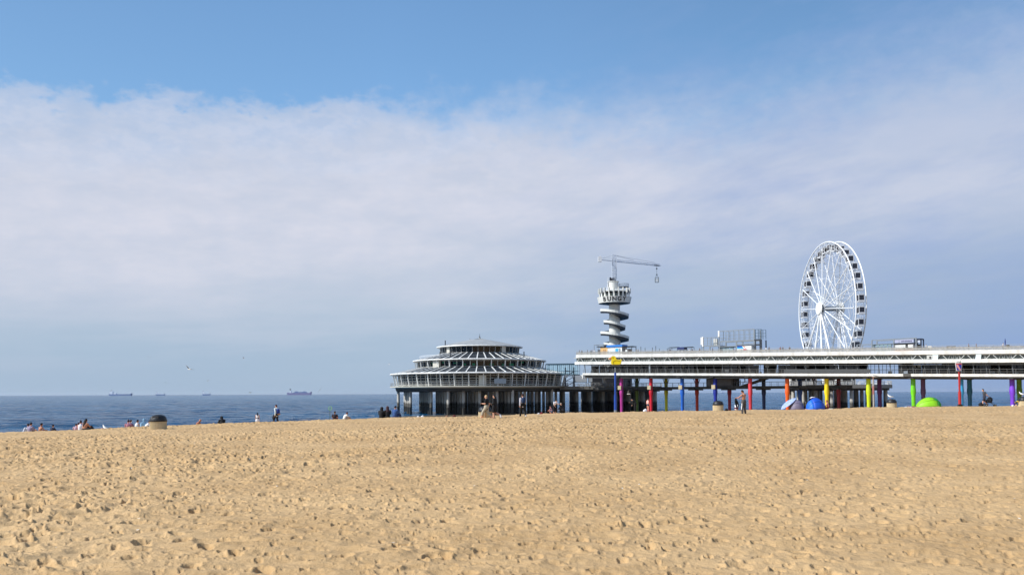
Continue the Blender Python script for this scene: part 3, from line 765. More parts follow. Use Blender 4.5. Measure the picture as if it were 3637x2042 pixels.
for k in range(9):
    a = R(226+k*11+r_.uniform(-3, 3)); q.box((20.35*math.cos(a), 20.35*math.sin(a), 15.2+r_.random()), (r_.uniform(.6, 1.6), .12, r_.uniform(.3, .7)), rz=a-R(90))
build_each(q, 'green_panel', mat('green_panel_cloth', (30,120,84), .8, var=.3), PV)  # added green panels standing in for parasols behind the glass
q = MB(); q.box((7.2, -28.6, 10.1), (3.6, .05, 1.4), rz=R(14)); q.build('pale_windbreak', mat('pale_screen', (150,162,172), .3, var=.15), PV)
ring_rail(PV, 19.8, 17.7, 20, .9, R(185), R(235), 'roof_walk_railing', steelw)

# ---- glazed link bridge
lb = thing('glazed_link_bridge', 'dark teal framed glass bridge joining the round pavilion to the pier', 'footbridge', (0, 0, 0))
A_ = Vector((PX(1938, 262), 262, 0)); B_ = Vector((PX(2052, 259), 259, 0)); dv = (B_-A_).normalized(); nv = Vector((dv.y, -dv.x, 0))
lw = MB(); lg = MB()
for s_ in (0, 3.0):
    o_ = nv*(-s_)
    for z_, t in ((12.2, .3), (15.55, .35)): lw.beam(A_+o_+Vector((0,0,z_)), B_+o_+Vector((0,0,z_)), .2, t)
    n = 8
    for k in range(n+1):
        p = A_+(B_-A_)*(k/n)+o_; lw.beam(p+Vector((0,0,12.2)), p+Vector((0,0,15.5)), .22 if k % 3 == 0 else .1)
    lw.beam(A_+o_+Vector((0,0,13.3)), B_+o_+Vector((0,0,13.3)), .08)
    a_, b_ = A_+o_, B_+o_
    lg.add([a_+Vector((0,0,12.3)), b_+Vector((0,0,12.3)), b_+Vector((0,0,15.4)), a_+Vector((0,0,15.4))], [(0,1,2,3)])
lw.add([A_+Vector((0,0,12.1)), B_+Vector((0,0,12.1)), B_-nv*3+Vector((0,0,12.1)), A_-nv*3+Vector((0,0,12.1)), A_+Vector((0,0,12.25)), B_+Vector((0,0,12.25)), B_-nv*3+Vector((0,0,12.25)), A_-nv*3+Vector((0,0,12.25))], [(0,1,2,3),(7,6,5,4),(0,4,5,1),(1,5,6,2),(2,6,7,3),(3,7,4,0)])
lw.build('frame', teal, lb); lg.build('glass_pane', mat('blue_glass', (150,200,215), .05, alpha=.22, spec=.8), lb)
# open stair tower below the link
stw = thing('link_stair_tower', 'dark steel stair frame between the round pavilion and the pier end', 'stairs', (0, 0, 0))
q = MB(); c0 = Vector((PX(2024, 258), 258, 0))
for dx in (-1.3, 1.3):
    for dy in (0, 3): q.beam(c0+Vector((dx, dy, 8.5)), c0+Vector((dx, dy, 14.5)), .22)
for k in range(3):
    z_ = 8.6+k*1.6; q.beam(c0+Vector((-1.3, 0, z_)), c0+Vector((1.3, 0, z_+1.3)), .35, .2); q.beam(c0+Vector((1.3, 0, z_+1.3)), c0+Vector((-1.3, 0, z_+1.6)), .3, .16)
q.build('stair_frame', darkst, stw)
q = MB(); q.cyl(c0+Vector((-1.2, -.4, 11.7)), c0+Vector((-1.2, -.6, 11.7)), .55, n=14); q.cyl(c0+Vector((1.0, -.4, 11.7)), c0+Vector((1.0, -.6, 11.7)), .4, n=14); build_each(q, 'satellite_dish', galv, stw)

# ---- tower island + tower
TI = thing('tower_island', 'dark piled platform carrying the white spiral tower', 'platform', (30, 288, 0))
pl = [(-19, -22), (6, -24), (19, -16), (22, 2), (14, 18), (-4, 20), (-20, 8)]
q = MB(); q.prism(pl, 7.6, 8.6); q.build('deck_slab', mat('island_deck', (140,138,132), .8, var=.2), TI)
q = MB(); q.prism([(x*.97, y*.97) for x, y in pl], 6.9, 7.58); q.build('under_beams', cdark, TI)
pts = []
for ix in range(-4, 5):
    for iy in range(-5, 5):
        x_, y_ = ix*4.3+random.uniform(-.3, .3), iy*4.2+1
        if -19+max(0, (y_-0))*.4 < x_ < 20-max(0, -y_-14)*.8 and abs(y_) < 20+x_*0 and not (x_ < -12 and y_ > 10): pts.append((x_, y_))
piles(TI, pts[:96], .48, 7.2)
q = MB()
for k in range(len(pl)):
    a = Vector((*pl[k], 8.6)); b_ = Vector((*pl[(k+1) % len(pl)], 8.6)); n = max(1, int((b_-a).length/2))
    for h in (.55, 1.1): q.beam(a+Vector((0,0,h)), b_+Vector((0,0,h)), .09)
    for i_ in range(n): p = a+(b_-a)*i_/n; q.beam(p, p+Vector((0,0,1.1)), .09)
q.build('railing', mat('pale_rail', (190,192,192), .5), TI)
# terrace clutter: screens, furniture
for (pxa, pxb, za, zb, lab) in ((2041, 2084, 10.0, 12.2, 'wide pale translucent wind screen under the left end of the pier'), (2090, 2104, 10.0, 12.1, 'narrow pale wind screen under the left end of the pier, right of the wide one')):
    s0 = thing('wind_screen', lab, 'screen', (PX((pxa+pxb)/2, 268), 268, 8.6)); q = MB()
    wd = (pxb-pxa)/F*268; q.box((0, 0, (za+zb)/2-8.6), (wd, .06, zb-za)); q.build('panel', mat('screen_pane', (196,204,214), .3, var=.05), s0)
    q = MB()
    for s_ in (-1, 1): q.beam((s_*wd/2, 0, 0), (s_*wd/2, 0, zb-8.6), .12)
    q.beam((-wd/2, 0, za-8.6), (wd/2, 0, za-8.6), .12); q.build('frame', darkst, s0)
fs_ = thing('folded_parasol', 'pale folded parasol standing on the low platform beside the blue pole', 'parasol', (PX(2146, 264), 264, 8.6))
q = MB(); q.lathe([(0, .9), (.5, 1.0), (.75, 2.6), (.55, 3.2), (0, 3.3)], 10); q.build('canopy', mat('parasol_cloth_pale', (206,212,220), .8, var=.1), fs_)
q = MB(); q.cyl((0,0,0), (0,0,3.3), .06); q.cyl((0,0,0), (0,0,.12), .4, n=12); q.build('pole', galv, fs_)
cab = thing('terrace_hut', 'grey hut on the low platform behind the magenta column', 'hut', (PX(2228, 266), 266, 8.6))
q = MB(); q.box((0, 0, 1.45), (2.6, 2.5, 2.9)); q.build('wall', mat('hut_grey', (128,134,146), .7, var=.15), cab); q = MB(); q.box((0, 0, 3.0), (3.0, 2.9, .16)); q.build('roof', darkst, cab)
q = MB(); q.box((.3, -1.28, 1.0), (.8, .06, 1.9)); q.build('door', darkst, cab)
def terrace_set(px, D, z, lab):
    t = thing('terrace_table', lab, 'table', (PX(px, D), D, z), random.uniform(0, 3), 'white terrace tables on the low platform')
    q = MB(); q.cyl((0,0,.70), (0,0,.75), .5, n=14); q.build('tabletop', white, t)
    q = MB(); q.cyl((0,0,0), (0,0,.7), .04); q.cyl((0,0,0), (0,0,.04), .28, n=12); q.build('leg', white, t)
    for s_ in (-1, 1):
        ch = thing('terrace_chair', 'white chair '+('left' if s_ < 0 else 'right')+' of the '+lab, 'chair', (PX(px, D)+s_*.85, D-.15, z), R(90*s_), 'white terrace chairs on the low platform')
        q = MB(); q.box((0,0,.45), (.46,.44,.05)); q.build('seat', white, ch); q = MB(); q.box((0,-.22,.72), (.46,.04,.5)); q.build('backrest', white, ch)
        for a in (-.2, .2):
            for b_ in (-.18, .18): q = MB(); q.beam((a, b_, 0), (a, b_, .44), .04); q.build('leg', white, ch)
for px, lab in ((2050, 'white terrace table at the far left under the pier end'), (2066, 'white terrace table before the wide wind screen'), (2083, 'white terrace table under the gap between the two wind screens'), (2101, 'white terrace table before the narrow wind screen')):
    terrace_set(px, 263.5, 8.6, lab)

q = MB(); q.box((PX(2132, 276)-30, 276-288, 10.5), (6.0, 5, 3.8)); q.box((PX(2200, 284)-30, 284-288, 10.6), (7.5, 6, 4.0)); build_each(q, 'dark_backdrop', mat('dark_backdrop_panel', (40,40,46), .8, var=.3), TI)  # added boxes keep the space behind dark and hide the shaft foot
TW = thing('lookout_tower', 'white round tower wrapped by a spiral stair, with a lettered platform on top', 'tower', (37.2, 300, 0))
q = MB(); q.lathe([(2.15, 8.6), (2.1, 22), (1.98, 30), (1.98, 38.9)], 40); o = q.build('shaft', mat('tower_white', (222,222,216), .6, var=.10, vscale=.4), TW, smooth=True)
# spiral ramp: parapet (white) and dark tread slab
def helix():
    top = MB(); bot = MB(); inner = 2.0; n = 30
    zt = 36.0; pitch = 4.05; turns = 5.4
    # angle measured so that theta=180deg is the picture's left; goes left -> front -> right while descending
    steps = int(n*turns); ring = []
    for k in range(steps+1):
        th = math.pi+2*math.pi*k/n; tt = k/n
        z_ = zt-pitch*(tt-.045*math.sin(4*math.pi*tt))
        Rr_ = 4.25+.8*math.cos(math.pi*(tt-.25))
        sq = 1+.07*math.cos(2*(th))**2
        ring.append((th, z_, Rr_*sq))
    def P(th, r, z): return (r*math.cos(th), r*math.sin(th), z)
    for (a, za, ra), (b_, zb, rb) in zip(ring[:-1], ring[1:]):
        # slab
        bot.add([P(a, inner, za-.75), P(a, ra-.1, za-.75), P(b_, rb-.1, zb-.75), P(b_, inner, zb-.75), P(a, inner, za), P(a, ra, za), P(b_, rb, zb), P(b_, inner, zb)],
                [(0,1,2,3),(7,6,5,4),(1,5,6,2),(0,3,7,4),(0,4,5,1),(3,2,6,7)])
        top.add([P(a, ra, za-.05), P(b_, rb, zb-.05), P(b_, rb+.08, zb+.80), P(a, ra+.08, za+.80), P(a, ra-.12, za-.05), P(b_, rb-.12, zb-.05), P(b_, rb-.04, zb+.80), P(a, ra-.04, za+.80)],
                [(0,1,2,3),(7,6,5,4),(0,4,5,1),(3,2,6,7),(1,5,6,2),(0,3,7,4)])
    return top, bot
top, bot = helix()
top.build('stair_parapet', mat('tower_white', (222,222,216), .6), TW); bot.build('stair_slab', darkst, TW)
# platform: 20-sided lettered rim
va = math.atan2(-300, -37.2); fa = 2*math.pi/20
def fac(r, z, n=20, off=None):
    off = va/fa-.5 if off is None else off
    return [(r*math.cos(2*math.pi*(k+off)/n), r*math.sin(2*math.pi*(k+off)/n), z) for k in range(n)]
q = MB(); n = 20
A1, A2, A3 = fac(5.75, 38.75), fac(6.25, 40.9), fac(5.6, 40.9)
A4, A5 = fac(5.6, 40.3), fac(0.02, 40.3); A6 = fac(0.02, 38.45)
q.add(A1+A2+A3+A4+A5, [(k+b_*n, (k+1) % n+b_*n, (k+1) % n+(b_+1)*n, k+(b_+1)*n) for b_ in range(4) for k in range(n)])
q.build('platform_rim', mat('tower_white', (222,222,216), .6), TW)
q = MB(); q.add(fac(5.7, 38.74)+fac(2.0, 38.2), [(k, k+n, (k+1) % n+n, (k+1) % n) for k in range(n)]); q.build('platform_soffit', darkst, TW)
# letters
def letter(ch, ang):
    cu = bpy.data.curves.new('t', 'FONT'); cu.body = ch; cu.size = 2.15; cu.extrude = .03; cu.align_x = 'CENTER'; cu.align_y = 'CENTER'; cu.offset = .05
    o = bpy.data.objects.new('t', cu); col.objects.link(o)
    dg = bpy.context.evaluated_depsgraph_get(); me = bpy.data.meshes.new_from_object(o.evaluated_get(dg)); bpy.data.objects.remove(o); bpy.data.curves.remove(cu)
    me.name = 'letter'; lo = obj('letter', me, mat('letter_black', (16,16,22), .5), TW, label='black letter '+ch)
    zc, rc = 39.85, (5.75+.5*(39.85-38.75)/2.15)*math.cos(math.pi/20)+.05
    tiltx = math.atan2(.5, 2.15)
    # text faces +Z of its own frame; stand it up facing outward
    lo.rotation_euler = (Matrix.Rotation(ang+math.pi/2, 4, 'Z') @ Matrix.Rotation(R(90)+tiltx, 4, 'X')).to_euler()
    lo.location = (rc*math.cos(ang), rc*math.sin(ang), zc)
for i_, ch in enumerate('BUNGY'): letter(ch, va+(i_-2)*fa)
q = MB(); q.lathe([(4.6, 40.85), (4.6, 42.0)], 20); q.build('lower_glazing', glassg, TW)
q = MB(); q.lathe([(4.75, 42.0), (4.75, 42.75)], 20); q.build('window_band', mat('near_black_glass', (12,14,18), .1), TW)
q = MB(); q.lathe([(5.3, 42.75), (5.3, 43.0), (3.6, 43.5), (0, 43.55)], 20); q.build('platform_roof', mat('tower_white', (222,222,216), .6), TW)
for k in range(20):
    a = 2*math.pi*(k+.5)/20; q = MB(); c, s = math.cos(a), math.sin(a)
    q.beam((5.45*c, 5.45*s, 40.85), (5.45*c, 5.45*s, 44.1), .55, .14, up=(c, s, 0)); q.beam((5.75*c, 5.75*s, 42.3), (5.75*c, 5.75*s, 44.1), .3, .35, up=(c, s, 0))
    q.build('fin', mat('tower_white', (222,222,216), .6), TW)
q = MB(); q.lathe([(1.9, 43.4), (1.9, 46.5), (2.15, 46.55), (2.15, 46.75), (0, 46.75)], 28, c=(-.4, 0, 0)); q.build('upper_drum', mat('tower_white', (222,222,216), .6), TW, smooth=False)
q = MB(); q.beam((-2.4, -1, 43.5), (-2.4, -1, 48.2), .18); q.beam((-2.9, -.6, 43.5), (-2.1, -.6, 47), .5, .3); build_each(q, 'pipe', steelw, TW)
q = MB(); q.cyl((3.4, -.5, 44.5), (3.4, -.5, 44.75), 1.8, n=20); q.beam((0, -.5, 44.6), (3.4, -.5, 44.6), 1.2, .2); q.build('side_balcony', darkst, TW)
q = MB()
for k in range(12):
    a, b_ = 2*math.pi*k/12, 2*math.pi*(k+1)/12
    for h in (.6, 1.15): q.beam((3.4+1.75*math.cos(a), -.5+1.75*math.sin(a), 44.75+h), (3.4+1.75*math.cos(b_), -.5+1.75*math.sin(b_), 44.75+h), .07)
    q.beam((3.4+1.75*math.cos(a), -.5+1.75*math.sin(a), 44.7), (3.4+1.75*math.cos(a), -.5+1.75*math.sin(a), 45.9), .07)
q.build('balcony_railing', galv, TW)
q = MB(); q.ell((4.2, -3.2, 42.9), (.75, .75, .7)); q.ell((-4.4, -2.6, 42.8), (.5, .5, .5)); build_each(q, 'radar_dome', mat('dome_grey', (120,126,136), .5), TW)
q = MB(); r_ = random.Random(8)
for k in range(6): q.box((r_.uniform(-1.6, 1.2), r_.uniform(-1.2, .5), 47.2+r_.random()*.5), (.45, .4, r_.uniform(.8, 1.5)))
q.build('winch_gear', mat('winch_dark', (52,54,64), .6, var=.4), TW)

# ---- crane on the tower
CRN = thing('bungee_crane', 'slender white lattice crane standing on top of the tower', 'crane', (37.2, 300, 46.75))
def lattice(q, a, b_, w, n, t=.09, tri=False, up=(0,0,1)):
    a = Vector(a); b_ = Vector(b_); d_ = (b_-a).normalized(); u = Vector(up)
    if abs(d_.dot(u)) > .9: u = Vector((0,1,0))
    s_ = d_.cross(u).normalized()*w/2; v = s_.cross(d_).normalized()*w/2
    cs = [s_-v, -s_-v, v] if tri else [s_+v, s_-v, -s_-v, -s_+v]
    m_ = len(cs)
    for c in cs: q.beam(a+c, b_+c, t*1.2)
    for k in range(n):
        p0, p1 = a+(b_-a)*k/n, a+(b_-a)*(k+1)/n
        for j_ in range(m_):
            c0_, c1_ = cs[j_], cs[(j_+1) % m_]
            if k % 2: c0_, c1_ = c1_, c0_
            q.beam(p0+c0_, p1+c1_, t*.7); q.beam(p1+cs[j_], p1+cs[(j_+1) % m_], t*.6)
crw = mat('crane_white', (206,214,226), .45, var=.05)
q = MB(); lattice(q, (0, 0, 0), (0, 0, 9.6), 1.45, 10, .19); q.beam((-.8, 0, 9.6), (.9, 0, 9.6), .2); q.build('mast', crw, CRN)
jd = Vector((18, 10, 0)).normalized(); zj = 7.35
q = MB(); lattice(q, (0, 0, zj+.3), jd*21.0+Vector((0, 0, zj+.15)), .7, 22, .09, True); q.beam(jd*0+Vector((0,0,zj)), jd*21.6+Vector((0,0,zj-.05)), .22, .2); q.build('jib', crw, CRN)
q = MB(); q.beam((0, 0, zj+.1), -jd*6.6+Vector((0, 0, zj+.1)), .4, .22); q.beam((0, 0, zj+1.1), -jd*6.0+Vector((0, 0, zj+.7)), .06); q.build('counter_jib', crw, CRN)
q = MB(); q.box(-jd*6.3+Vector((0, 0, zj+.25)), (1.3, 1.1, 1.9)); q.box(-jd*6.1+Vector((0, 0, zj+1.4)), (.2, .2, .7)); q.build('counterweight', steelw, CRN)
q = MB(); q.beam((0, 0, 9.6), jd*9+Vector((0, 0, zj+1.0)), .07); q.beam((0, 0, 9.6), jd*19+Vector((0, 0, zj+.9)), .06); q.beam((0, 0, 9.6), -jd*6+Vector((0, 0, zj+.5)), .05); q.build('tie_cable', galv, CRN)
q = MB(); q.box(jd*19.5+Vector((0, 0, zj-.1)), (2.4, .5, .4), rz=math.atan2(jd.y, jd.x)); q.build('trolley', darkst, CRN)
cp = Vector((37.2, 300, 46.75))+jd*19.6
BC = thing('bungee_cage', 'small open white jump cage hanging on a cable from the crane tip', 'cage', (cp.x, cp.y, 47.7))
q = MB(); q.cyl((0,0,6.2), (0,0,2.0), .05, n=6); q.ell((0,0,5.1), (.28,.28,.3), 8, 6); q.beam((0,0,3.0), (-.6,0,1.75), .06); q.beam((0,0,3.0), (.6,0,1.75), .06); q.box((0,0,2.9), (.5,.4,.25)); q.build('cable', darkst, BC)
q = MB()
for a in (-.62, .62):
    for b_ in (-.5, .5): q.beam((a, b_, 0), (a, b_, 1.75), .12)
for z_ in (0, 1.0, 1.75):
    for a in (-.62, .62): q.beam((a, -.5, z_), (a, .5, z_), .1)
    for b_ in (-.5, .5): q.beam((-.62, b_, z_), (.62, b_, z_), .1)
q.build('frame', mat('cage_grey', (120,126,128), .5), BC)
q = MB(); q.box((-.05, -.52, .75), (.6, .04, .7)); q.box((0, 0, .05), (1.2, 1.0, .06)); q.build('side_panel', white, BC)

# ================================================================== wheel island + ferris wheel
WI = thing('wheel_island', 'round concrete platform on dark piles carrying the ferris wheel', 'platform', (97.6, 250, 0))
q = MB(); q.lathe([(0, 8.55), (15.6, 8.55), (15.6, 7.5), (0, 7.5)], 10, rfun=None); q.build('deck_slab', mat('island_deck', (140,138,132), .8, var=.2), WI)
q = MB(); q.lathe([(14.8, 7.5), (14.8, 6.9), (0, 6.9)], 10); q.build('under_beams', cdark, WI)
pts = []
for r_, n in ((13.6, 18), (10, 14), (6, 8), (2, 3)):
    for k in range(n): a = 2*math.pi*(k+.3*(r_ > 8))/n+random.uniform(-.05, .05); pts.append((r_*math.cos(a), r_*math.sin(a)))
piles(WI, pts, .5, 7.0)
q = MB(); n = 10
for k in range(n):
    a = Vector((15.4*math.cos(2*math.pi*k/n), 15.4*math.sin(2*math.pi*k/n), 8.55)); b_ = Vector((15.4*math.cos(2*math.pi*(k+1)/n), 15.4*math.sin(2*math.pi*(k+1)/n), 8.55))
    for h in (.3, .6, 1.1): q.beam(a+Vector((0,0,h)), b_+Vector((0,0,h)), .09)
    for i_ in range(5): p = a+(b_-a)*i_/5; q.beam(p, p+Vector((0,0,1.1)), .12)
q.build('railing', white, WI)
wh = thing('ticket_hall', 'low white hall with dark windows on the platform under the ferris wheel', 'building', (PX(2848, 238), 238, 8.55))
q = MB(); q.box((0, 0, 1.3), (7.6, 3, 2.6)); q.box((0, 0, 2.75), (8.2, 3.6, .2)); q.build('wall', white, wh)
for k in range(5):
    q = MB(); q.box((-2.9+k*1.4, -1.53, 1.65), (1.0, .06, .9)); q.build('window', glassd, wh)
for (px, wd, lab) in ((2950, 3.2, 'white cabin between the yellow and the dark red column'), (3005, 4.6, 'grey-white cabin right of the dark red column under the wheel')):
    t = thing('platform_cabin', lab, 'cabin', (PX(px, 240), 240, 8.55)); q = MB(); q.box((0, 0, 1.15), (wd, 2.4, 2.3)); q.build('wall', white2, t)
    q = MB(); q.box((0, 0, 2.4), (wd+.4, 2.8, .15)); q.build('roof', darkst, t); q = MB(); q.box((-.3, -1.23, 1.4), (wd*.5, .05, .9)); q.build('window', glassd, t)
    q = MB(); q.box((wd*.36, -1.23, 1.0), (.6, .05, 1.9)); q.build('door', darkst, t)

FW = thing('ferris_wheel', 'tall white ferris wheel with dark-windowed gondolas standing behind the pier', 'ferris wheel', (96.1, 250, 8.55), R(3))
HZ = 31.55-8.55; RO = 19.6; HW = 1.45
wp = mat('wheel_white', (236,238,240), .35, var=.04)
def wpt(n_, r, a): return Vector((-n_, r*math.cos(a), HZ+r*math.sin(a)))   # n_ > 0 is the side facing left/viewer
NS = 36
for s_, nm in ((1, 'front'), (-1, 'back')):
    q = MB()
    for k in range(72):
        a, b_ = 2*math.pi*k/72, 2*math.pi*(k+1)/72
        q.cyl(wpt(HW*s_, RO+.35, a), wpt(HW*s_, RO+.35, b_), .19, n=8, caps=False); q.cyl(wpt(HW*s_*.96, RO-1.25, a), wpt(HW*s_*.96, RO-1.25, b_), .05, n=6, caps=False)
        if k % 2 == 0: q.beam(wpt(HW*s_, RO+.35, a), wpt(HW*s_*.96, RO-1.25, a), .08)
    q.build('rim', wp, FW, smooth=True)
q = MB()
for k in range(NS):
    a = 2*math.pi*(k+.5)/NS
    q.beam(wpt(HW, RO+.3, a), wpt(-HW, RO+.3, a), .1); 
q.build('rim_braces', wp, FW)
for k in range(18):
    a = 2*math.pi*k/18+R(5); q = MB()
    for s_ in (1, -1): q.cyl(wpt(2.4*s_, 1.0, a), wpt(HW*s_, RO-1.2, a), .13, n=6)
    n = 9
    for j_ in range(n):
        r0, r1 = 2.5+(RO-4)*j_/n, 2.5+(RO-4)*(j_+1)/n; w0, w1 = 2.35-.9*j_/n, 2.35-.9*(j_+1)/n; sg = 1 if j_ % 2 else -1
        q.beam(wpt(w0*sg, r0, a), wpt(-w1*sg, r1, a), .07)
    q.build('spoke', wp, FW)
q = MB()
for s_ in (1, -1):
    for k in range(18):
        a, b_ = 2*math.pi*k/18+R(5), 2*math.pi*(k+1)/18+R(5); q.beam(wpt(2.0*s_, 9.2, a), wpt(2.0*s_, 9.2, b_), .08)
        q.beam(wpt(HW*s_*1.1, 15.5, a), wpt(HW*s_, RO-1.2, b_), .05); q.beam(wpt(HW*s_*1.1, 15.5, b_), wpt(HW*s_, RO-1.2, a), .05)
q.build('inner_ring', wp, FW)
q = MB(); q.cyl(wpt(3.3, 0, 0), wpt(-3.3, 0, 0), .75, n=20); q.cyl(wpt(2.5, 0, 0), wpt(2.2, 0, 0), 1.3, n=20); q.cyl(wpt(-2.5, 0, 0), wpt(-2.2, 0, 0), 1.3, n=20); q.build('hub', galv, FW)
for s_ in (1, -1): q = MB(); q.cyl(wpt(3.35*s_, 0, 0), wpt(3.75*s_, 0, 0), 2.05, 1.75, 32); q.build('hub_disc', white, FW)
for s_ in (1, -1):
    for y_ in (-20.5, -7, 5.5, 22.0):
        q = MB(); yb = y_*.58 if abs(y_) > 10 else y_
        q.cyl((-3.1*s_, 0, HZ-.3), (-4.6*s_, y_*.70, 0), .24, .27, 10); q.build('leg', wp, FW)
q = MB()
for y_ in (-14.4, -4.9, 3.85, 15.4): q.box((-4.6, y_, .12), (1.4, 1.4, .24)); q.box((4.6, y_, .12), (1.4, 1.4, .24))
build_each(q, 'footing', galv, FW)
# boarding platform and service truss at the bottom
q = MB(); q.box((0, 0, 1.0), (7.4, 16, .25))
for y_ in (-7, 0, 7):
    for x_ in (-3, 3): q.beam((x_, y_, 0), (x_, y_, 1), .2)
q.build('boarding_platform', galv, FW)
gm = MB(); gm.box((0, 0, .85), (1.55, 1.75, .14)); gm.box((0, 0, -.86), (1.7, 1.8, .30)); gm.box((0, 0, .97), (1.1, 1.2, .12))
for a in (-.72, .72):
    for b_ in (-.8, .8): gm.beam((a, b_, -.8), (a, b_, .85), .13)
gm.box((0, -.84, -.62), (1.5, .08, .2)); gm.box((0, .84, -.62), (1.5, .08, .2))
gmesh = gm.mesh('gondola')
gl = MB(); gl.box((0, 0, .08), (1.5, 1.68, 1.46)); gl.box((0, 0, .1), (1.64, 1.3, 1.3)); glm = gl.mesh('gondola_window')
ar = MB(); ar.beam((-1.3, 0, 1.25), (1.3, 0, 1.25), .14); ar.beam((0, 0, 1.25), (0, 0, .9), .3, .2); ar.beam((-1.3, 0, 1.2), (-1.3, 0, .2), .09); arm = ar.mesh('gondola_hanger')
gmesh.materials.append(steelw); glm.materials.append(mat('gondola_glass', (30,24,32), .08, spec=.8)); arm.materials.append(steelw)
for k in range(NS):
    a = 2*math.pi*(k+.35)/NS; p = wpt(0, RO-.2, a)
    g0 = bpy.data.objects.new('gondola', gmesh); col.objects.link(g0); g0.parent = FW; g0.location = (p.x, p.y, p.z-1.25); g0.scale = (1.06, 1.08, 1.08)
    for nm, me_ in (('window', glm), ('hanger', arm)):
        g1 = bpy.data.objects.new(nm, me_); col.objects.link(g1); g1.parent = g0
# ================================================================== top deck: kiosks, frames, furniture
def deck_thing(name, label, cat, px, w, group=None, lower=False):
    x = pier_x(px, w); p = pw(x, w, (b3(x) if lower else b1(x))-(.08 if lower else .12))
    return thing(name, label, cat, p, TH, group), x
def wpx(pa, pb, w): return pier_x(pb, w)-pier_x(pa, w)
def bx(t, nm, c, d, m, **k): q = MB(); q.box(c, d); return q.build(nm, m, t, **k)
def frame_mb(w, d, h, th=.12):
    q = MB()
    for x_ in (-w/2, w/2):
        for y_ in (-d/2, d/2): q.beam((x_, y_, 0), (x_, y_, h), th)
        q.beam((x_, -d/2, h), (x_, d/2, h), th)
    for y_ in (-d/2, d/2): q.beam((-w/2, y_, h), (w/2, y_, h), th)
    return q
orange = mat('tan_panel', (214,172,112), .7, var=.12); blue = mat('blue_fascia', (30,118,204), .5, var=.1); cyan = mat('cyan_panel', (40,170,220), .5)
t, x = deck_thing('tan_booth', 'tan wooden booth on the upper deck left of the blue-roofed kiosk', 'booth', 2153, 1.0)
wd = wpx(2140, 2166, 1)
bx(t, 'wall', (0, 0, 1.15), (wd, 2.2, 2.3), orange); bx(t, 'roof', (0, 0, 2.36), (wd+.1, 2.4, .1), darkst)
for s_ in (-.1, .45): bx(t, 'hatch', (s_, -1.13, 1.2), (.3, .05, 1.0), mat('hatch_tan', (176,128,76), .7))
t, x = deck_thing('blue_roofed_kiosk', 'white kiosk with bright blue roof band at the foot of the tower', 'kiosk', 2192, 1.0)
wd = wpx(2166, 2218, 1)
bx(t, 'wall', (0, 0, 1.2), (wd, 2.4, 2.4), white); bx(t, 'roof', (0, 0, 2.75), (wd+.4, 3.0, .62), blue)
bx(t, 'window', (.75, -1.23, 1.35), (1.1, .05, 1.2), cyan); bx(t, 'door', (1.75, -1.23, 1.0), (.5, .05, 1.9), galv)
q = MB(); q.poly([(-1.2, .75), (.05, .75), (-.15, 1.9), (-1.0, 1.9)], .05, c=(0, -1.24, 0)); q.build('menu_board', mat('pale_sign', (225,232,232), .4), t)
t, x = deck_thing('dark_stall', 'open dark stall with a flat canopy right of the blue-roofed kiosk', 'stall', 2235, 1.0)
wd = wpx(2219, 2253, 1)
frame_mb(wd, 2.4, 2.45, .14).build('frame', darkst, t); bx(t, 'canopy', (0, 0, 2.55), (wd+.3, 2.7, .14), darkst); bx(t, 'counter', (-.5, 0, .9), (wd*.6, 1.4, 1.8), mat('stall_dark', (44,36,46), .7, var=.4)); bx(t, 'board', (-.5, -.74, 1.2), (.7, .05, .8), mat('pale_sign', (225,232,232), .4))
t, x = deck_thing('tower_base_frame', 'grey steel frame with flat dark canopy left of the tan booth', 'canopy', 2134, 2.6)
frame_mb(wpx(2118, 2150, 2.6), 2.2, 3.3, .13).build('frame', galv, t); bx(t, 'canopy', (.2, 0, 2.7), (2.2, 1.9, .25), darkst); bx(t, 'counter', (-.1, 0, .9), (1.4, 1, 1.7), mat('stall_dark', (44,36,46), .7))
# swing frames
for pa, pb, h, lab in ((2292, 2318, 2.2, 'dark swing seat between two posts, left of the pair on the upper deck'), (2343, 2371, 1.9, 'dark swing seat between two posts, right of the pair on the upper deck')):
    t, x = deck_thing('swing_seat', lab, 'swing seat', (pa+pb)/2, 3, 'swing seats on the upper deck'); wd = wpx(pa, pb, 3)
    for s_ in (-1, 1): q = MB(); q.beam((s_*wd/2, 0, 0), (s_*wd/2, 0, h), .11); q.build('post', darkst, t)
    q = MB(); q.beam((-wd/2, 0, .75), (wd/2, 0, .75), .12, .2); q.box((0, 0, .95), (wd*.8, .6, .08)); q.build('seat', mat('swing_dark', (30,36,70), .6), t)
for px, h in ((2277, 2.35), (2330, 2.5)):
    t, x = deck_thing('deck_post', 'lone thin dark post '+('left of the left swing seat' if px < 2300 else 'between the two swing seats'), 'post', px, 3, 'thin posts by the swing seats')
    q = MB(); q.beam((0,0,0), (0,0,h), .11); q.build('pole', darkst, t); q = MB(); q.box((0,0,h+.06), (.2,.2,.12)); q.build('cap', darkst, t)
for pa, pb, lab in ((2382, 2412, 'dark pergola frame left of the navy canopy'), (2435, 2461, 'dark pergola frame right of the navy canopy')):
    t, x = deck_thing('pergola_frame', lab, 'pergola', (pa+pb)/2, 3, 'dark pergola frames on the upper deck'); frame_mb(wpx(pa, pb, 3), 1.8, 2.1, .1).build('frame', darkst, t); bx(t, 'top_beam', (0, 0, 2.18), (wpx(pa, pb, 3)+.3, .3, .14), darkst)
t, x = deck_thing('navy_canopy', 'navy blue canopy over a low bar on the upper deck', 'canopy', 2424, 3)
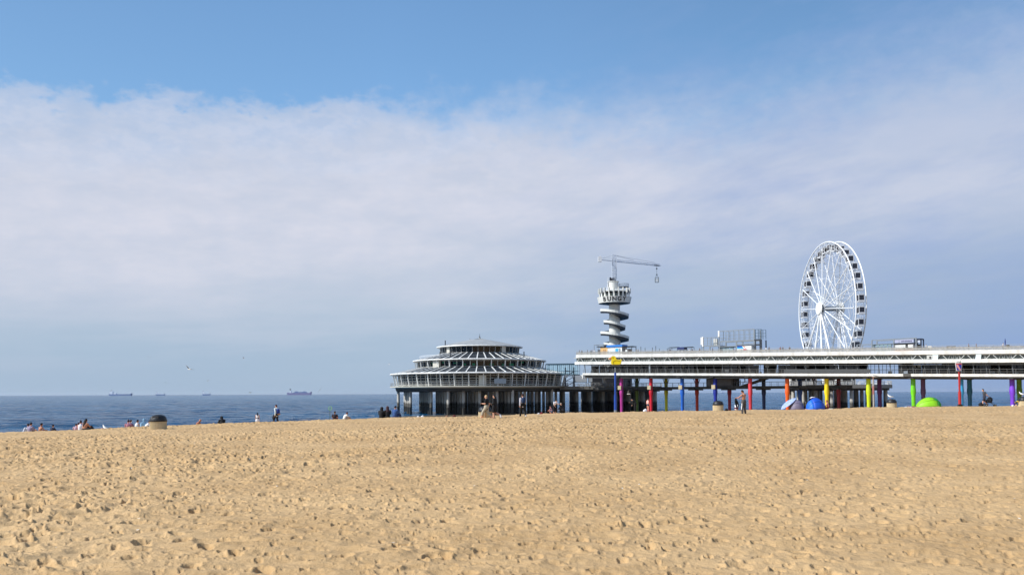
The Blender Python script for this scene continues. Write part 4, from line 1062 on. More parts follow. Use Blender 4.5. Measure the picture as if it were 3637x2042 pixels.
frame_mb(wpx(2411, 2437, 3)*.95, 1.8, 1.6, .08).build('frame', darkst, t); q = MB(); w_ = wpx(2411, 2437, 3); q.poly([(-w_/2, 1.35), (w_/2, 1.35), (w_/2-.15, 2.15), (-w_/2+.15, 2.15)], 2.0); q.build('cover', mat('navy_cloth', (38,54,104), .8, var=.15), t)
t, x = deck_thing('white_banner_post', 'tall white narrow panel on a thin post before the big steel frame', 'banner', 2492.5, 1)
q = MB(); q.beam((0,0,0), (0,0,4.7), .1); q.build('pole', galv, t); bx(t, 'panel', (0, -.08, 3.7), (.36, .1, 2.1), white)
# ---- two-level steel frame with railings
t, x = deck_thing('zip_line_frame', 'big two-level galvanised steel frame with railings on the upper deck', 'frame', 2603, 1)
X0, X1, X2, X3 = (pier_x(p_, 1)-x for p_ in (2499, 2557, 2617, 2681)); X4 = pier_x(2706, 1)-x
Hh = lambda yy, px: (lambda xx: 6.5+(1394.5-.00417*0-(px-2300)*.00417-yy)/F*(250-.644*xx+.765))(pier_x(px, 1))-(b1(pier_x(px, 1))-.12)
hl, hd = Hh(1226, 2528), Hh(1211, 2620); hlt, htt = Hh(1197, 2528), Hh(1174, 2620)
q = MB()
for X_, h in ((X0, hl), (X1, hd), (X2, hd), (X3, htt)):
    for y_ in (0, 4): q.beam((X_, y_, 0), (X_, y_, h), .34, .26)
q.build('column', galv, t)
q = MB(); q.beam((X0, 0, hl), (X1, 0, hl), .3, .25); q.beam((X0, 4, hl), (X1, 4, hl), .3, .25); q.beam((X1, 0, hd), (X3, 0, hd), .3, .28); q.beam((X1, 4, hd), (X3, 4, hd), .3, .28)
q.beam((X1, 0, hl-.4), (X2, 0, hl-.4), .2, .2); q.beam((X0, 0, hlt), (X1, 0, hlt), .16, .16); q.beam((X1, 0, htt), (X3, 0, htt+.1), .2, .2); q.beam((X2, 0, hl), (X3, 0, hl), .22, .3)
q.build('floor_beam', galv, t)
q = MB()
def cage(xa, xb, z0, z1, n, y0=0, y1=4):
    for k in range(n+1):
        xx = xa+(xb-xa)*k/n
        for y_ in (y0, y1): q.beam((xx, y_, z0), (xx, y_, z1), .11)
    for y_ in (y0, y1):
        for f in (.3, .62, 1): q.beam((xa, y_, z0+(z1-z0)*f), (xb, y_, z0+(z1-z0)*f), .07)
cage(X0+.1, X1, hl, hlt, 4); cage(X1+1.2, X3, hd, htt, 6); cage(X1, X1+1.2, hl+1.0, htt, 1)
q.build('railing', galv, t)
q = MB(); q.box(((X0+X1)/2+.4, 2, hl+1.0), (1.1, .9, 1.9)); q.build('winch_housing', white2, t)
q = MB(); q.box((X0-.1, -.1, (hl+hlt)/2+.1), (.36, .2, hlt-hl+.5)); q.build('white_panel', white, t)
q = MB(); q.box((X1-.15, -.1, (hlt+htt)/2+.1), (.45, .2, htt-hlt+.1)); q.build('white_panel', white, t)
q = MB()
for X_ in (X3+.3, X4):
    for y_ in (0, 3): q.beam((X_, y_, 0), (X_, y_, hd), .26)
for z_ in (hl-.3, hd): q.beam((X3, 0, z_), (X4, 0, z_), .3, .4)
build_each(q, 'stair_tower_post', darkst, t)
q = MB(); cage(X3+.3, X4, hd+.3, htt, 2, 0, 3); q.build('stair_railing', teal, t)
# glass pavilion under it
t, x = deck_thing('glass_shelter', 'low glass shelter with dark frames under the big steel frame', 'shelter', 2586, 2.5)
wd = wpx(2561, 2613, 2.5); frame_mb(wd, 2.2, 1.95, .12).build('frame', darkst, t); bx(t, 'roof', (0, 0, 2.02), (wd+.2, 2.5, .12), darkst)
for k in range(4): q = MB(); q.box((-wd/2+wd*(k+.5)/4, -1.1, 1.1), (wd/4-.25, .04, 1.5)); q.build('pane', mat('pale_glass', (150,176,184), .1, var=.2), t)
t, x = deck_thing('sign_kiosk', 'white kiosk with blue and red painted front under the big steel frame', 'kiosk', 2650, .6)
wd = wpx(2625, 2676, .6); zb_ = 2.15
bx(t, 'wall', (0, 0, zb_/2), (wd, 2.0, zb_), white); bx(t, 'roof', (0, 0, zb_+.06), (wd+.2, 2.3, .12), darkst)
q = MB(); q.poly([(-wd/2+.05, 1.35), (-.1, 1.35), (-.7, 2.1), (-wd/2+.05, 2.1)], .04, c=(0, -1.03, 0)); q.build('blue_sign', cyan, t)
q = MB(); q.poly([(-wd/2+.1, 1.72), (-.45, 1.72), (-.75, 2.08), (-wd/2+.1, 2.08)], .04, c=(0, -1.06, 0)); q.build('dark_blue_sign', mat('deep_blue', (10,70,170), .5), t)
q = MB(); q.poly([(-.15, .8), (.75, .8), (.6, 1.25), (-.25, 1.25)], .04, c=(0, -1.03, 0)); q.build('red_sign', mat('sign_red', (210,90,100), .5), t)
q = MB(); q.poly([(-.3, 2.0), (.0, 2.0), (.5, 1.5), (.3, 1.5)], .04, c=(0, -1.03, 0)); q.build('orange_stripe', mat('sign_orange', (220,110,60), .5), t)
# ---- right-hand frame and kiosk
t, x = deck_thing('steel_goal_frame', 'long low grey steel frame with three posts around the white kiosk', 'frame', 3180, .2)
xs = [pier_x(p_, .2)-x for p_ in (3046, 3099, 3177, 3256)]
q = MB(); h = 3.05
for X_, hh_ in zip(xs, (2.1, h, h, h+.15)):
    for y_ in (0, 4): q.beam((X_, y_, 0), (X_, y_, hh_), .28, .24)
build_each(q, 'post', galv, t)
q = MB()
for y_ in (0, 4): q.beam((xs[1], y_, h), (xs[3], y_, h+.1), .16, .2); q.beam((xs[0], y_, 2.1), (xs[1], y_, 2.1), .12, .14)
q.beam((xs[1], 0, 2.0), (xs[2], 0, 2.0), .12, .14); q.build('beam', galv, t)
t, x = deck_thing('glass_wind_shelter', 'low pale glass shelter left of the white shuttered kiosk', 'shelter', 3138, 1.8)
wd = wpx(3105, 3174, 1.8); frame_mb(wd, 2.0, 1.85, .1).build('frame', teal, t)
for k in range(5): q = MB(); q.box((-wd/2+wd*(k+.5)/5, -1.0, 1.0), (wd/5-.18, .04, 1.6)); q.build('pane', mat('pale_glass', (150,176,184), .1, var=.2), t)
t, x = deck_thing('shuttered_kiosk', 'grey kiosk with white shutters, orange base and long roof sign', 'kiosk', 3220, 1.4)
wd = wpx(3180, 3254, 1.4); hk = 1.95
bx(t, 'wall', (0, 0, hk/2), (wd, 2.4, hk), mat('kiosk_grey', (112,112,116), .6, var=.15)); bx(t, 'roof', (0, 0, hk+.08), (wd+.3, 2.8, .16), darkst)
bx(t, 'base_panel', (-.1, -1.23, .38), (wd-.5, .05, .6), mat('kiosk_orange', (196,132,96), .7, var=.15))
for c_, w_ in ((-.95, 2.25), (1.28, 1.05)): bx(t, 'shutter', (c_*wd/4.6, -1.24, 1.25), (w_*wd/4.6, .06, .85), white)
bx(t, 'door', (.5*wd/4.6, -1.23, .9), (.5, .05, 1.7), black)
sg = bx(t, 'sign_board', (.45, -1.3, 2.55), (wd*.68, .12, .75), mat('sign_lilac', (166,170,196), .5)); bx(t, 'sign_board', (-wd*.36, -1.3, 2.55), (wd*.20, .12, .7), mat('sign_lilac', (166,170,196), .5))
q = MB(); r_ = random.Random(4); xx = -.75
while xx < wd*.36: l = r_.uniform(.1, .22); q.box((xx+l/2, -1.375, 2.52+r_.uniform(-.02, .02)), (l, .02, r_.uniform(.18, .32))); xx += l+.06
q.build('sign_lettering', mat('sign_ink', (58,62,100), .6), sg)
t, x = deck_thing('navy_portal', 'dark navy portal frame with a doorway at the right end of the kiosk', 'portal', 3267, 1.4)
frame_mb(wpx(3258, 3280, 1.4), 2.2, 3.0, .26).build('frame', mat('navy_steel', (18,34,62), .5), t); bx(t, 'doorway', (0, .3, .95), (.9, .3, 1.7), black); bx(t, 'sign_board', (0, -1.0, 2.45), (wpx(3258, 3280, 1.4)*.7, .1, .6), mat('sign_lilac2', (186,196,214), .5))
t, x = deck_thing('white_box', 'plain white box against the railing right of the navy portal', 'box', 3305, WF+.9); bx(t, 'body', (0, 0, .6), (.8, .5, 1.2), white); bx(t, 'lid', (0, 0, 1.23), (.86, .56, .06), white2)
for pa, pb, lab in ((3341, 3358, 'pale bench on the upper deck left of the dark bench row'), (3363, 3378, 'dark bench on the upper deck, left one of two'), (3380, 3396, 'dark bench on the upper deck, right one of two')):
    t, x = deck_thing('deck_bench', lab, 'bench', (pa+pb)/2, WF+1.6, 'benches along the upper deck rail'); wd = wpx(pa, pb, WF+1.6)
    m_ = white2 if pa == 3341 else mat('bench_brown', (84,74,66), .7)
    bx(t, 'seat', (0, 0, .45), (wd, .45, .08), m_)
    if pa > 3341: bx(t, 'backrest', (0, .22, .9), (wd, .06, .5), m_)
    for s_ in (-1, 1): q = MB(); q.beam((s_*wd*.4, 0, 0), (s_*wd*.4, 0, .45), .1); q.build('leg', darkst, t)
t, x = deck_thing('pushchair_small', 'small dark buggy beside the person with the closed parasol', 'buggy', 3582, WF+2.2)
bx(t, 'seat', (0, 0, .55), (.7, .5, .3), white2); q = MB(); q.ell((0, 0, 1.0), (.42, .3, .35)); q.build('hood', black, t)
q = MB(); q.beam((-.3, -.3, 0), (.3, -.3, .5), .05); q.beam((.3, -.3, 0), (-.3, -.3, .5), .05); q.build('frame', darkst, t)

# ================================================================== people
def skin_mat(c): return mat('skin_%d_%d_%d' % c, c, .55, var=.06, vscale=8)
def cloth(c): return mat('cloth_%d_%d_%d' % c, c, .85, var=.14, vscale=6)
FAIR = (214,160,132); TAN = (188,128,96); PINK = (224,152,132); BROWN = (120,78,54)
def Jstand():
    return dict(pel=(0,0,.93), waist=(0,-.01,1.07), chest=(0,-.01,1.28), neck=(0,-.01,1.46), head=(0,.03,1.62),
        sh=[(-.18,-.01,1.41),(.18,-.01,1.41)], el=[(-.24,-.03,1.12),(.24,-.03,1.12)], wr=[(-.25,.06,.88),(.25,.06,.88)],
        hip=[(-.09,0,.92),(.09,0,.92)], kn=[(-.10,.03,.50),(.10,.03,.50)], an=[(-.11,-.02,.08),(.11,-.02,.08)], toe=[(-.12,.17,.03),(.12,.17,.03)])
def pose(name):
    J = Jstand()
    if name == 'walk':
        J['kn'] = [(-.10,.16,.52),(.10,-.02,.50)]; J['an'] = [(-.10,.26,.10),(.10,-.34,.16)]; J['toe'] = [(-.10,.46,.06),(.10,-.22,.03)]
        J['el'] = [(-.24,-.12,1.13),(.24,.06,1.14)]; J['wr'] = [(-.25,-.10,.90),(.25,.22,.96)]
    if name == 'walk_wide':
        J['kn'] = [(-.10,.24,.55),(.10,-.10,.48)]; J['an'] = [(-.10,.36,.10),(.10,-.44,.14)]; J['toe'] = [(-.10,.56,.05),(.10,-.32,.03)]
        J['el'] = [(-.22,.04,1.14),(.22,-.14,1.15)]; J['wr'] = [(-.14,.26,1.16),(.24,-.1,.92)]; J['pel'] = (0,0,.90); J['hip'] = [(-.09,0,.89),(.09,0,.89)]
    if name == 'kick_back':
        J['an'] = [(-.10,-.02,.08),(.10,-.38,.34)]; J['kn'] = [(-.10,.05,.50),(.10,-.02,.50)]; J['toe'] = [(-.11,.18,.03),(.10,-.46,.16)]; J['wr'] = [(-.16,.2,1.12),(.18,.18,1.08)]
    if name == 'dressing':   # holding a jacket out in front
        J['el'] = [(-.30,.18,1.22),(.26,.12,1.16)]; J['wr'] = [(-.22,.44,1.20),(.10,.36,1.14)]; J['head'] = (-.03,.07,1.61)
        J['kn'] = [(-.14,.03,.50),(.13,.02,.50)]; J['an'] = [(-.17,-.02,.08),(.16,-.02,.08)]; J['toe'] = [(-.20,.17,.03),(.19,.17,.03)]
    if name == 'push':
        J['kn'] = [(-.10,.16,.52),(.10,-.06,.48)]; J['an'] = [(-.10,.22,.09),(.10,-.34,.18)]; J['toe'] = [(-.10,.42,.04),(.10,-.24,.04)]
        J['el'] = [(-.22,-.14,1.15),(.22,-.14,1.15)]; J['wr'] = [(-.18,-.32,1.02),(.18,-.32,1.02)]; J['chest'] = (0,.03,1.28); J['neck'] = (0,.05,1.45); J['head'] = (0,.11,1.60)
    if name in ('sit', 'sit_hug', 'sit_out', 'sit_lean', 'sit_cross', 'sit_bow'):
        J.update(pel=(0,0,.13), waist=(0,-.05,.27), chest=(0,-.03,.48), neck=(0,.02,.66), head=(0,.06,.82), sh=[(-.18,0,.61),(.18,0,.61)],
            hip=[(-.10,.02,.12),(.10,.02,.12)], kn=[(-.15,.36,.40),(.15,.36,.40)], an=[(-.13,.62,.08),(.13,.62,.08)], toe=[(-.14,.80,.04),(.14,.80,.04)],
            el=[(-.26,.14,.40),(.26,.14,.40)], wr=[(-.12,.36,.38),(.12,.36,.38)])
        if name == 'sit_out': J.update(kn=[(-.12,.46,.16),(.12,.46,.16)], an=[(-.14,.86,.07),(.14,.86,.07)], toe=[(-.17,.92,.22),(.17,.92,.22)], wr=[(-.16,.30,.22),(.16,.30,.22)])
        if name == 'sit_lean': J.update(chest=(0,-.10,.48), neck=(0,-.11,.66), head=(0,-.08,.83), sh=[(-.18,-.12,.61),(.18,-.12,.61)], el=[(-.26,-.26,.36),(.26,-.26,.36)], wr=[(-.28,-.34,.10),(.28,-.34,.10)])
        if name == 'sit_cross': J.update(kn=[(-.36,.22,.18),(.36,.22,.18)], an=[(.10,.34,.08),(-.10,.38,.10)], toe=[(.26,.36,.06),(-.26,.4,.06)], wr=[(-.16,.28,.20),(.16,.28,.20)])
        if name == 'sit_bow': J.update(chest=(0,.05,.46), neck=(0,.16,.60), head=(0,.24,.72), sh=[(-.18,.12,.56),(.18,.12,.56)], el=[(-.24,.28,.36),(.24,.28,.36)], wr=[(-.1,.46,.34),(.1,.46,.34)])
    if name == 'squat':
        J.update(pel=(0,-.12,.34), waist=(0,-.08,.48), chest=(0,.02,.66), neck=(0,.10,.82), head=(0,.16,.97), sh=[(-.17,.08,.78),(.17,.08,.78)],
            hip=[(-.09,-.12,.33),(.09,-.12,.33)], kn=[(-.14,.22,.50),(.14,.22,.50)], an=[(-.12,.02,.09),(.12,.02,.09)], toe=[(-.14,.2,.03),(.14,.2,.03)], el=[(-.22,.26,.58),(.22,.26,.58)], wr=[(-.10,.42,.48),(.10,.42,.48)])
    if name == 'bend':
        J.update(waist=(0,.08,1.02), chest=(0,.26,1.10), neck=(0,.42,1.10), head=(0,.56,1.06), sh=[(-.17,.36,1.10),(.17,.36,1.10)], el=[(-.18,.42,.82),(.18,.42,.82)], wr=[(-.12,.50,.58),(.12,.50,.58)], pel=(0,-.06,.92), hip=[(-.09,-.06,.90),(.09,-.06,.90)])
    if name == 'stoop':
        J.update(waist=(0,.03,1.06), chest=(0,.13,1.22), neck=(0,.25,1.34), head=(0,.36,1.44), sh=[(-.17,.18,1.31),(.17,.18,1.31)], el=[(-.24,.30,1.08),(.24,.26,1.06)], wr=[(-.18,.52,1.12),(.18,.36,.88)])
    if name == 'kneel':
        J.update(pel=(0,-.05,.50), waist=(0,-.04,.64), chest=(0,.0,.84), neck=(0,.03,1.02), head=(0,.07,1.18), sh=[(-.18,.01,.97),(.18,.01,.97)], hip=[(-.09,-.05,.49),(.09,-.05,.49)],
            kn=[(-.13,.08,.08),(.13,.08,.08)], an=[(-.12,-.34,.07),(.12,-.34,.07)], toe=[(-.12,-.5,.04),(.12,-.5,.04)], el=[(-.24,.08,.72),(.24,.08,.72)], wr=[(-.16,.26,.62),(.16,.26,.62)])
    if name == 'lie':
        J.update(pel=(0,0,.12), waist=(0,-.14,.12), chest=(0,-.36,.14), neck=(0,-.54,.16), head=(0,-.70,.20), sh=[(-.18,-.48,.13),(.18,-.48,.13)], hip=[(-.09,.02,.11),(.09,.02,.11)],
            kn=[(-.1,.42,.26),(.1,.42,.12)], an=[(-.12,.76,.07),(.12,.86,.07)], toe=[(-.13,.86,.2),(.13,.94,.2)], el=[(-.28,-.26,.08),(.28,-.26,.08)], wr=[(-.3,.0,.06),(.3,.0,.06)])
    if name == 'seat':   # on a chair / bench
        J.update(pel=(0,0,.50), waist=(0,-.02,.64), chest=(0,-.02,.85), neck=(0,.0,1.03), head=(0,.04,1.19), sh=[(-.18,0,.98),(.18,0,.98)], hip=[(-.1,.02,.49),(.1,.02,.49)], kn=[(-.12,.44,.48),(.12,.44,.48)],
            an=[(-.12,.46,.09),(.12,.46,.09)], toe=[(-.13,.64,.04),(.13,.64,.04)], el=[(-.23,.06,.72),(.23,.06,.72)], wr=[(-.12,.28,.62),(.12,.28,.62)])
    return J
def person(label, loc, rz, pz='stand', h=1.72, skin=FAIR, top=None, sleeve='short', bottom=(40,44,60), blen='long', hair=(40,28,22), hlen='short', shoes=(30,30,34), vox=.022, fat=1.0, group=None, hat=None, name='person', over=None, lift=0.0, hand=True):
    J = pose(pz)
    if over: J.update(over)
    t = thing(name, label, 'person', loc, rz, group); t.location.z += lift; k = h/1.75
    S = lambda p: Vector(p)*k; rr = lambda a: [tuple(v*k*fat for v in q) if isinstance(q, tuple) else q*k*fat for q in a]
    V = Vector
    pel, wa, ch, nk, hd = (V(J[n]) for n in ('pel', 'waist', 'chest', 'neck', 'head'))
    up = (hd-nk).normalized(); b = MB(); side = (1, 0, 0)
    def torso(q, d=0.0, lo=0.0):
        dn = (pel-wa).normalized()
        q.loft([S(pel+dn*(.03+lo)), S(pel.lerp(wa, .5)), S(wa), S(ch), S(ch.lerp(nk, .62)), S(nk.lerp(ch, .12))], rr([(.135+d,.095+d),(.15+d,.105+d),(.13+d,.09+d),(.155+d,.105+d),(.15+d,.085+d),(.065+d,.06+d)]), side, 14)
    def limb(q, a, b_, c, r, n=10, end=1.0):
        a, b_, c = V(a), V(b_), V(c).lerp(V(b_), 1-end) if end < 1 else V(c)
        q.loft([S(a), S(a.lerp(b_, .5)), S(b_), S(b_.lerp(c, .45)), S(c)], rr(r), side, n)
    torso(b)
    b.loft([S(nk-up*.05), S(nk+up*.07)], rr([.058, .052]), side, 10)
    fw = V((0, 1, 0)) if up.z > .5 else V((0, 0, -1) if up.y > 0 else (0, 0, 1)); fw = (fw-up*fw.dot(up)).normalized()
    Mh = Matrix((V((1,0,0)), fw, up)).transposed()
    HM = lambda v: S(hd+Mh@V(v))
    b.ell(S(hd), (.076*k, .094*k, .112*k), 12, 10, Mh); b.ell(HM((0, .03, -.075)), (.05*k, .055*k, .045*k), 8, 6, Mh)
    b.ell(HM((0, .098, -.012)), (.014*k, .022*k, .024*k), 6, 5, Mh); b.ell(HM((0, .088, -.052)), (.026*k, .012*k, .01*k), 6, 5, Mh)
    for s_ in (-1, 1):
        b.ell(HM((s_*.078, -.005, -.008)), (.012*k, .022*k, .032*k), 6, 5, Mh); b.ell(HM((s_*.032, .082, .012)), (.017*k, .012*k, .012*k), 6, 5, Mh)
    for i_ in (0, 1):
        s_ = -1 if i_ == 0 else 1
        limb(b, J['sh'][i_], J['el'][i_], J['wr'][i_], [.052, .046, .038, .038, .026])
        limb(b, J['hip'][i_], J['kn'][i_], J['an'][i_], [.088, .078, .056, .058, .038], 12)
        an, te = V(J['an'][i_]), V(J['toe'][i_])
        b.loft([S(an+(an-te).normalized()*.04-V((0,0,.03))), S(an.lerp(te, .5)-V((0,0,.012))), S(te)], rr([.036, (.043,.034), (.04,.02)]), side, 8)
        w_, e_ = V(J['wr'][i_]), V(J['el'][i_]); dr = (w_-e_).normalized()
        sd_ = dr.cross(V((0, 0, 1)) if abs(dr.z) < .9 else V((0, 1, 0))).normalized()
        b.loft([S(w_), S(w_+dr*.05), S(w_+dr*.085)], rr([(.026,.02), (.04,.018), (.038,.015)]), sd_, 8)
        if hand:
            cu = (V((0,0,-1)) if abs(dr.z) < .8 else V((-s_,.4,0))); cu = (cu-dr*cu.dot(dr)).normalized()
            for f_ in range(4):
                o_ = sd_*(-.03+.02*f_); L_ = (.062, .075, .07, .055)[f_]
                b.loft([S(w_+dr*.08+o_), S(w_+dr*(.08+L_*.55)+o_*1.15+cu*.008), S(w_+dr*(.08+L_*.9)+o_*1.2+cu*.032)], rr([.0105, .0105, .009]), sd_, 6)
            b.loft([S(w_+dr*.025-sd_*.03), S(w_+dr*.06-sd_*.062), S(w_+dr*.09-sd_*.066)], rr([.013, .012, .0105]), sd_, 6)
    me = remesh(b, vox*k, 'body'); obj('body', me, skin_mat(skin), t)
    def garment(nm, q, c, vx=None):
        me = remesh(q, (vx or vox)*k, nm); return obj(nm, me, cloth(c), t)
    if top is not None:
        q = MB(); torso(q, .019, .04)
        if sleeve in ('short', 'long'):
            for i_ in (0, 1):
                if sleeve == 'long': limb(q, J['sh'][i_], J['el'][i_], J['wr'][i_], [.072, .066, .058, .056, .045])
                else: q.loft([S(J['sh'][i_]), S(V(J['sh'][i_]).lerp(V(J['el'][i_]), .6))], rr([.074, .066]), side, 10)
        if sleeve == 'dress': q.loft([S(wa), S(pel), S(pel+(pel-wa).normalized()*.30)], rr([(.15,.12),(.18,.14),(.24,.2)]), side, 14)
        garment('top', q, top)
    if bottom is not None:
        q = MB(); q.loft([S(pel.lerp(wa, .55)), S(pel), S((V(J['hip'][0])+V(J['hip'][1]))/2)], rr([(.178,.134),(.186,.142),(.168,.132)]), side, 14)
        for i_ in (0, 1):
            hp, kn, an = (V(J[n][i_]) for n in ('hip', 'kn', 'an'))
            if blen == 'long': limb(q, hp, kn, an, [.108, .096, .076, .074, .058], 12)
            elif blen == 'shorts': q.loft([S(hp), S(hp.lerp(kn, .78))], rr([.112, .096]), side, 12)
            elif blen == 'capri': limb(q, hp, kn, kn.lerp(an, .35), [.108, .096, .076, .078, .076], 12)
            elif blen == 'brief': q.loft([S(hp), S(hp.lerp(kn, .18))], rr([.108, .10]), side, 12)
        garment('trousers' if blen in ('long', 'capri') else 'shorts', q, bottom)
    if hair is not None:
        q = MB(); q.ell(HM((0, -.016, .022)), (.088*k, .098*k, .108*k), 12, 8, Mh)
        if hlen == 'bun': q.ell(HM((0, -.06, .13)), (.045*k,)*3, 8, 6, Mh)
        if hlen == 'long':
            dn = (ch-nk).normalized(); q.loft([HM((0, -.05, .0)), HM((0, -.085, -.10)), S(nk+dn*.14-fw*.10), S(nk+dn*.26-fw*.11)], rr([(.08,.05),(.085,.04),(.08,.03),(.05,.02)]), side, 10)
        if hlen == 'hood':
            dn = (ch-nk).normalized(); q = MB(); q.ell(HM((0, -.015, .01)), (.115*k, .122*k, .135*k), 12, 8, Mh); q.loft([HM((0, -.03, -.06)), S(nk), S(nk+dn*.12)], rr([(.10,.10),(.13,.10),(.20,.12)]), side, 12)
        # keep the face open
        me = remesh(q, vox*.8*k, 'hair')
        bm = bmesh.new(); bm.from_mesh(me); face = []
        for v in bm.verts:
            l_ = Mh.transposed()@(v.co/k-hd)
            if l_.y > (.045 if hlen == 'hood' else .028) and l_.z < .062 and l_.z > -.16 and abs(l_.x) < .10: face.append(v)
        bmesh.ops.delete(bm, geom=face, context='VERTS'); bm.to_mesh(me); bm.free(); me.shade_smooth()
        obj('headscarf' if hlen == 'hood' else 'hair', me, cloth(hair), t)
    if hat:
        q = MB(); q.lathe([(.135*k, .0), (.13*k, .012*k), (.092*k, .02*k), (.09*k, .07*k), (.06*k, .10*k), (0, .11*k)], 14); o = q.build('hat', cloth(hat), t); o.location = HM((0, 0, .045))
    if shoes is not None:
        for i_ in (0, 1):
            q = MB(); an, te = V(J['an'][i_]), V(J['toe'][i_]); q.loft([S(an+(an-te).normalized()*.05-V((0,0,.04))), S(an.lerp(te, .5)-V((0,0,.02))), S(te)], rr([.048, (.053,.044), (.05,.03)]), side, 10); q.build('shoe', cloth(shoes), t, smooth=True)
    return t
def backpack(p, c, c2=None, J='stand', h=1.72):
    k = h/1.75; q = MB(); q.ell((0, -.22*k, 1.26*k), (.15*k, .11*k, .23*k), 12, 10); q.box((0, -.19*k, 1.24*k), (.27*k, .14*k, .36*k)); me = remesh(q, .02, 'backpack'); obj('backpack', me, cloth(c), p)
    for s_ in (-1, 1): q = MB(); q.beam((s_*.11*k, -.14*k, 1.44*k), (s_*.12*k, .10*k, 1.40*k), .05, .02); q.beam((s_*.12*k, .12*k, 1.40*k), (s_*.13*k, .13*k, 1.12*k), .05, .02); q.build('shoulder_strap', cloth(c), p)
    if c2: q = MB(); q.ell((.04, -.24*k, 1.03*k), (.17*k, .09*k, .08*k), 12, 8); q.build('rolled_jacket', cloth(c2), p, smooth=True)
RZ = lambda d: R(d)    # 0 = facing away from the viewer, 90 = facing left, -90 right, 180 towards us

# -- the big ones first
W = person('person with cropped blond hair, black T-shirt and light cropped trousers striding left past the bin', G(1727, 54.5), RZ(78), 'walk_wide', 1.66, FAIR, (14,14,18), 'short', (176,166,146), 'capri', (196,170,128), 'short', None, .018, 1.2)
person('bare-legged person in a long black jacket and white shoes just behind the blond walker', G(1756, 55.2), RZ(70), 'kick_back', 1.68, FAIR, (12,12,16), 'long', (16,15,20), 'shorts', (20,16,18), 'long', (235,235,235), .018, 1.28)
p = person('person in a grey hoodie with dark blue backpack walking away by the pavilion piles', G(1856, 58), RZ(20), 'walk', 1.68, FAIR, (196,190,196), 'long', (16,15,18), 'long', (52,24,28), 'short', (240,240,240), .018, 1.1); backpack(p, (22,48,84))
p = person('shirtless person in grey tracksuit trousers with white side stripe, pulling out a black jacket', G(2640, 57), RZ(38), 'dressing', 1.80, TAN, None, '', (84,80,78), 'long', (38,30,30), 'short', None, .018, 1.02)
q = MB(); q.loft([(-.20,.50,1.22), (-.20,.50,1.02), (-.16,.50,.78), (-.14,.48,.58)], [(.06,.04),(.12,.06),(.11,.05),(.05,.03)], (1,0,0), 10); q.loft([(-.1,.48,1.05), (.02,.48,.85), (.04,.46,.62)], [(.05,.03),(.06,.04),(.04,.02)], (1,0,0), 8); me = remesh(q, .02, 'jacket'); o = obj('black_jacket', me, cloth((14,14,18))); tag(o, 'black jacket hanging from the hands of the shirtless person', 'jacket'); o.location = p.location; o.rotation_euler = p.rotation_euler
for s_ in (-1, 1): q = MB(); q.loft([(s_*.20,.0,.86), (s_*.215,.03,.5), (s_*.21,-.02,.12)], [(.012,.03),(.012,.03),(.012,.02)], (1,0,0), 6); q.build('side_stripe', cloth((235,235,235)), p)
o = MB().box((0,0,.0), (.01,.01,.01))
def slipper(loc, rz, c, label, cat='shoe', group=None):
    q = MB(); q.loft([(0,-.11,.02), (0,0,.03), (0,.13,.025)], [(.036,.02),(.036,.024),(.045,.02)], (1,0,0), 10); q.loft([(0,-.12,.05), (0,-.04,.065), (0,.10,.045)], [(.036,.03),(.035,.03),(.03,.02)], (1,0,0), 10)
    o = q.build('shoe', cloth(c), smooth=True); o.location = loc; o.rotation_euler = (0, 0, rz); return tag(o, label, cat, group)
for dx, a, l in ((-.32, 70, 'leftmost black shoe'), (-.10, 95, 'middle black shoe'), (.12, 100, 'rightmost black shoe')):
    slipper(G(2616+dx*52, 57.5, .03), R(a), (16,14,14), l+' of the heap left of the shirtless standing person', 'shoe', 'black shoes on the sand')
o = MB(); o.loft([(-.3,0,.02), (0,.05,.05), (.25,-.02,.03)], [(.08,.03),(.12,.05),(.1,.03)], (0,1,0), 8); o = o.build('green_cloth', cloth((60,170,90)), smooth=True); o.location = G(2641, 57.3, .02); tag(o, 'small green cloth lying at the feet of the shirtless person', 'cloth')
p = person('person in long white sleeves with a bright blue backpack walking left along the crest', G(982, 69, 0), RZ(62), 'walk', 1.80, FAIR, (214,226,226), 'long', (26,30,52), 'long', (60,30,30), 'short', (24,24,34), .02, lift=.02); backpack(p, (24,58,140), (176,128,84))
q = MB(); q.loft([(-.24,.0,.95), (-.26,.06,.74), (-.22,.12,.60)], [(.10,.05),(.16,.08),(.08,.05)], (0,1,0), 8); me = remesh(q, .025, 'bag'); o = obj('carried_bag', me, cloth((18,18,28))); tag(o, 'dark bag hanging from the hand of the person with the blue backpack', 'bag'); o.location = p.location; o.rotation_euler = p.rotation_euler
person('small child with long black hair and white dress standing on the crest', G(915, 59.5), RZ(8), 'stand', .92, FAIR, (236,234,238), 'dress', (70,70,80), 'shorts', (16,14,22), 'long', None, .02, 1.15, name='child')

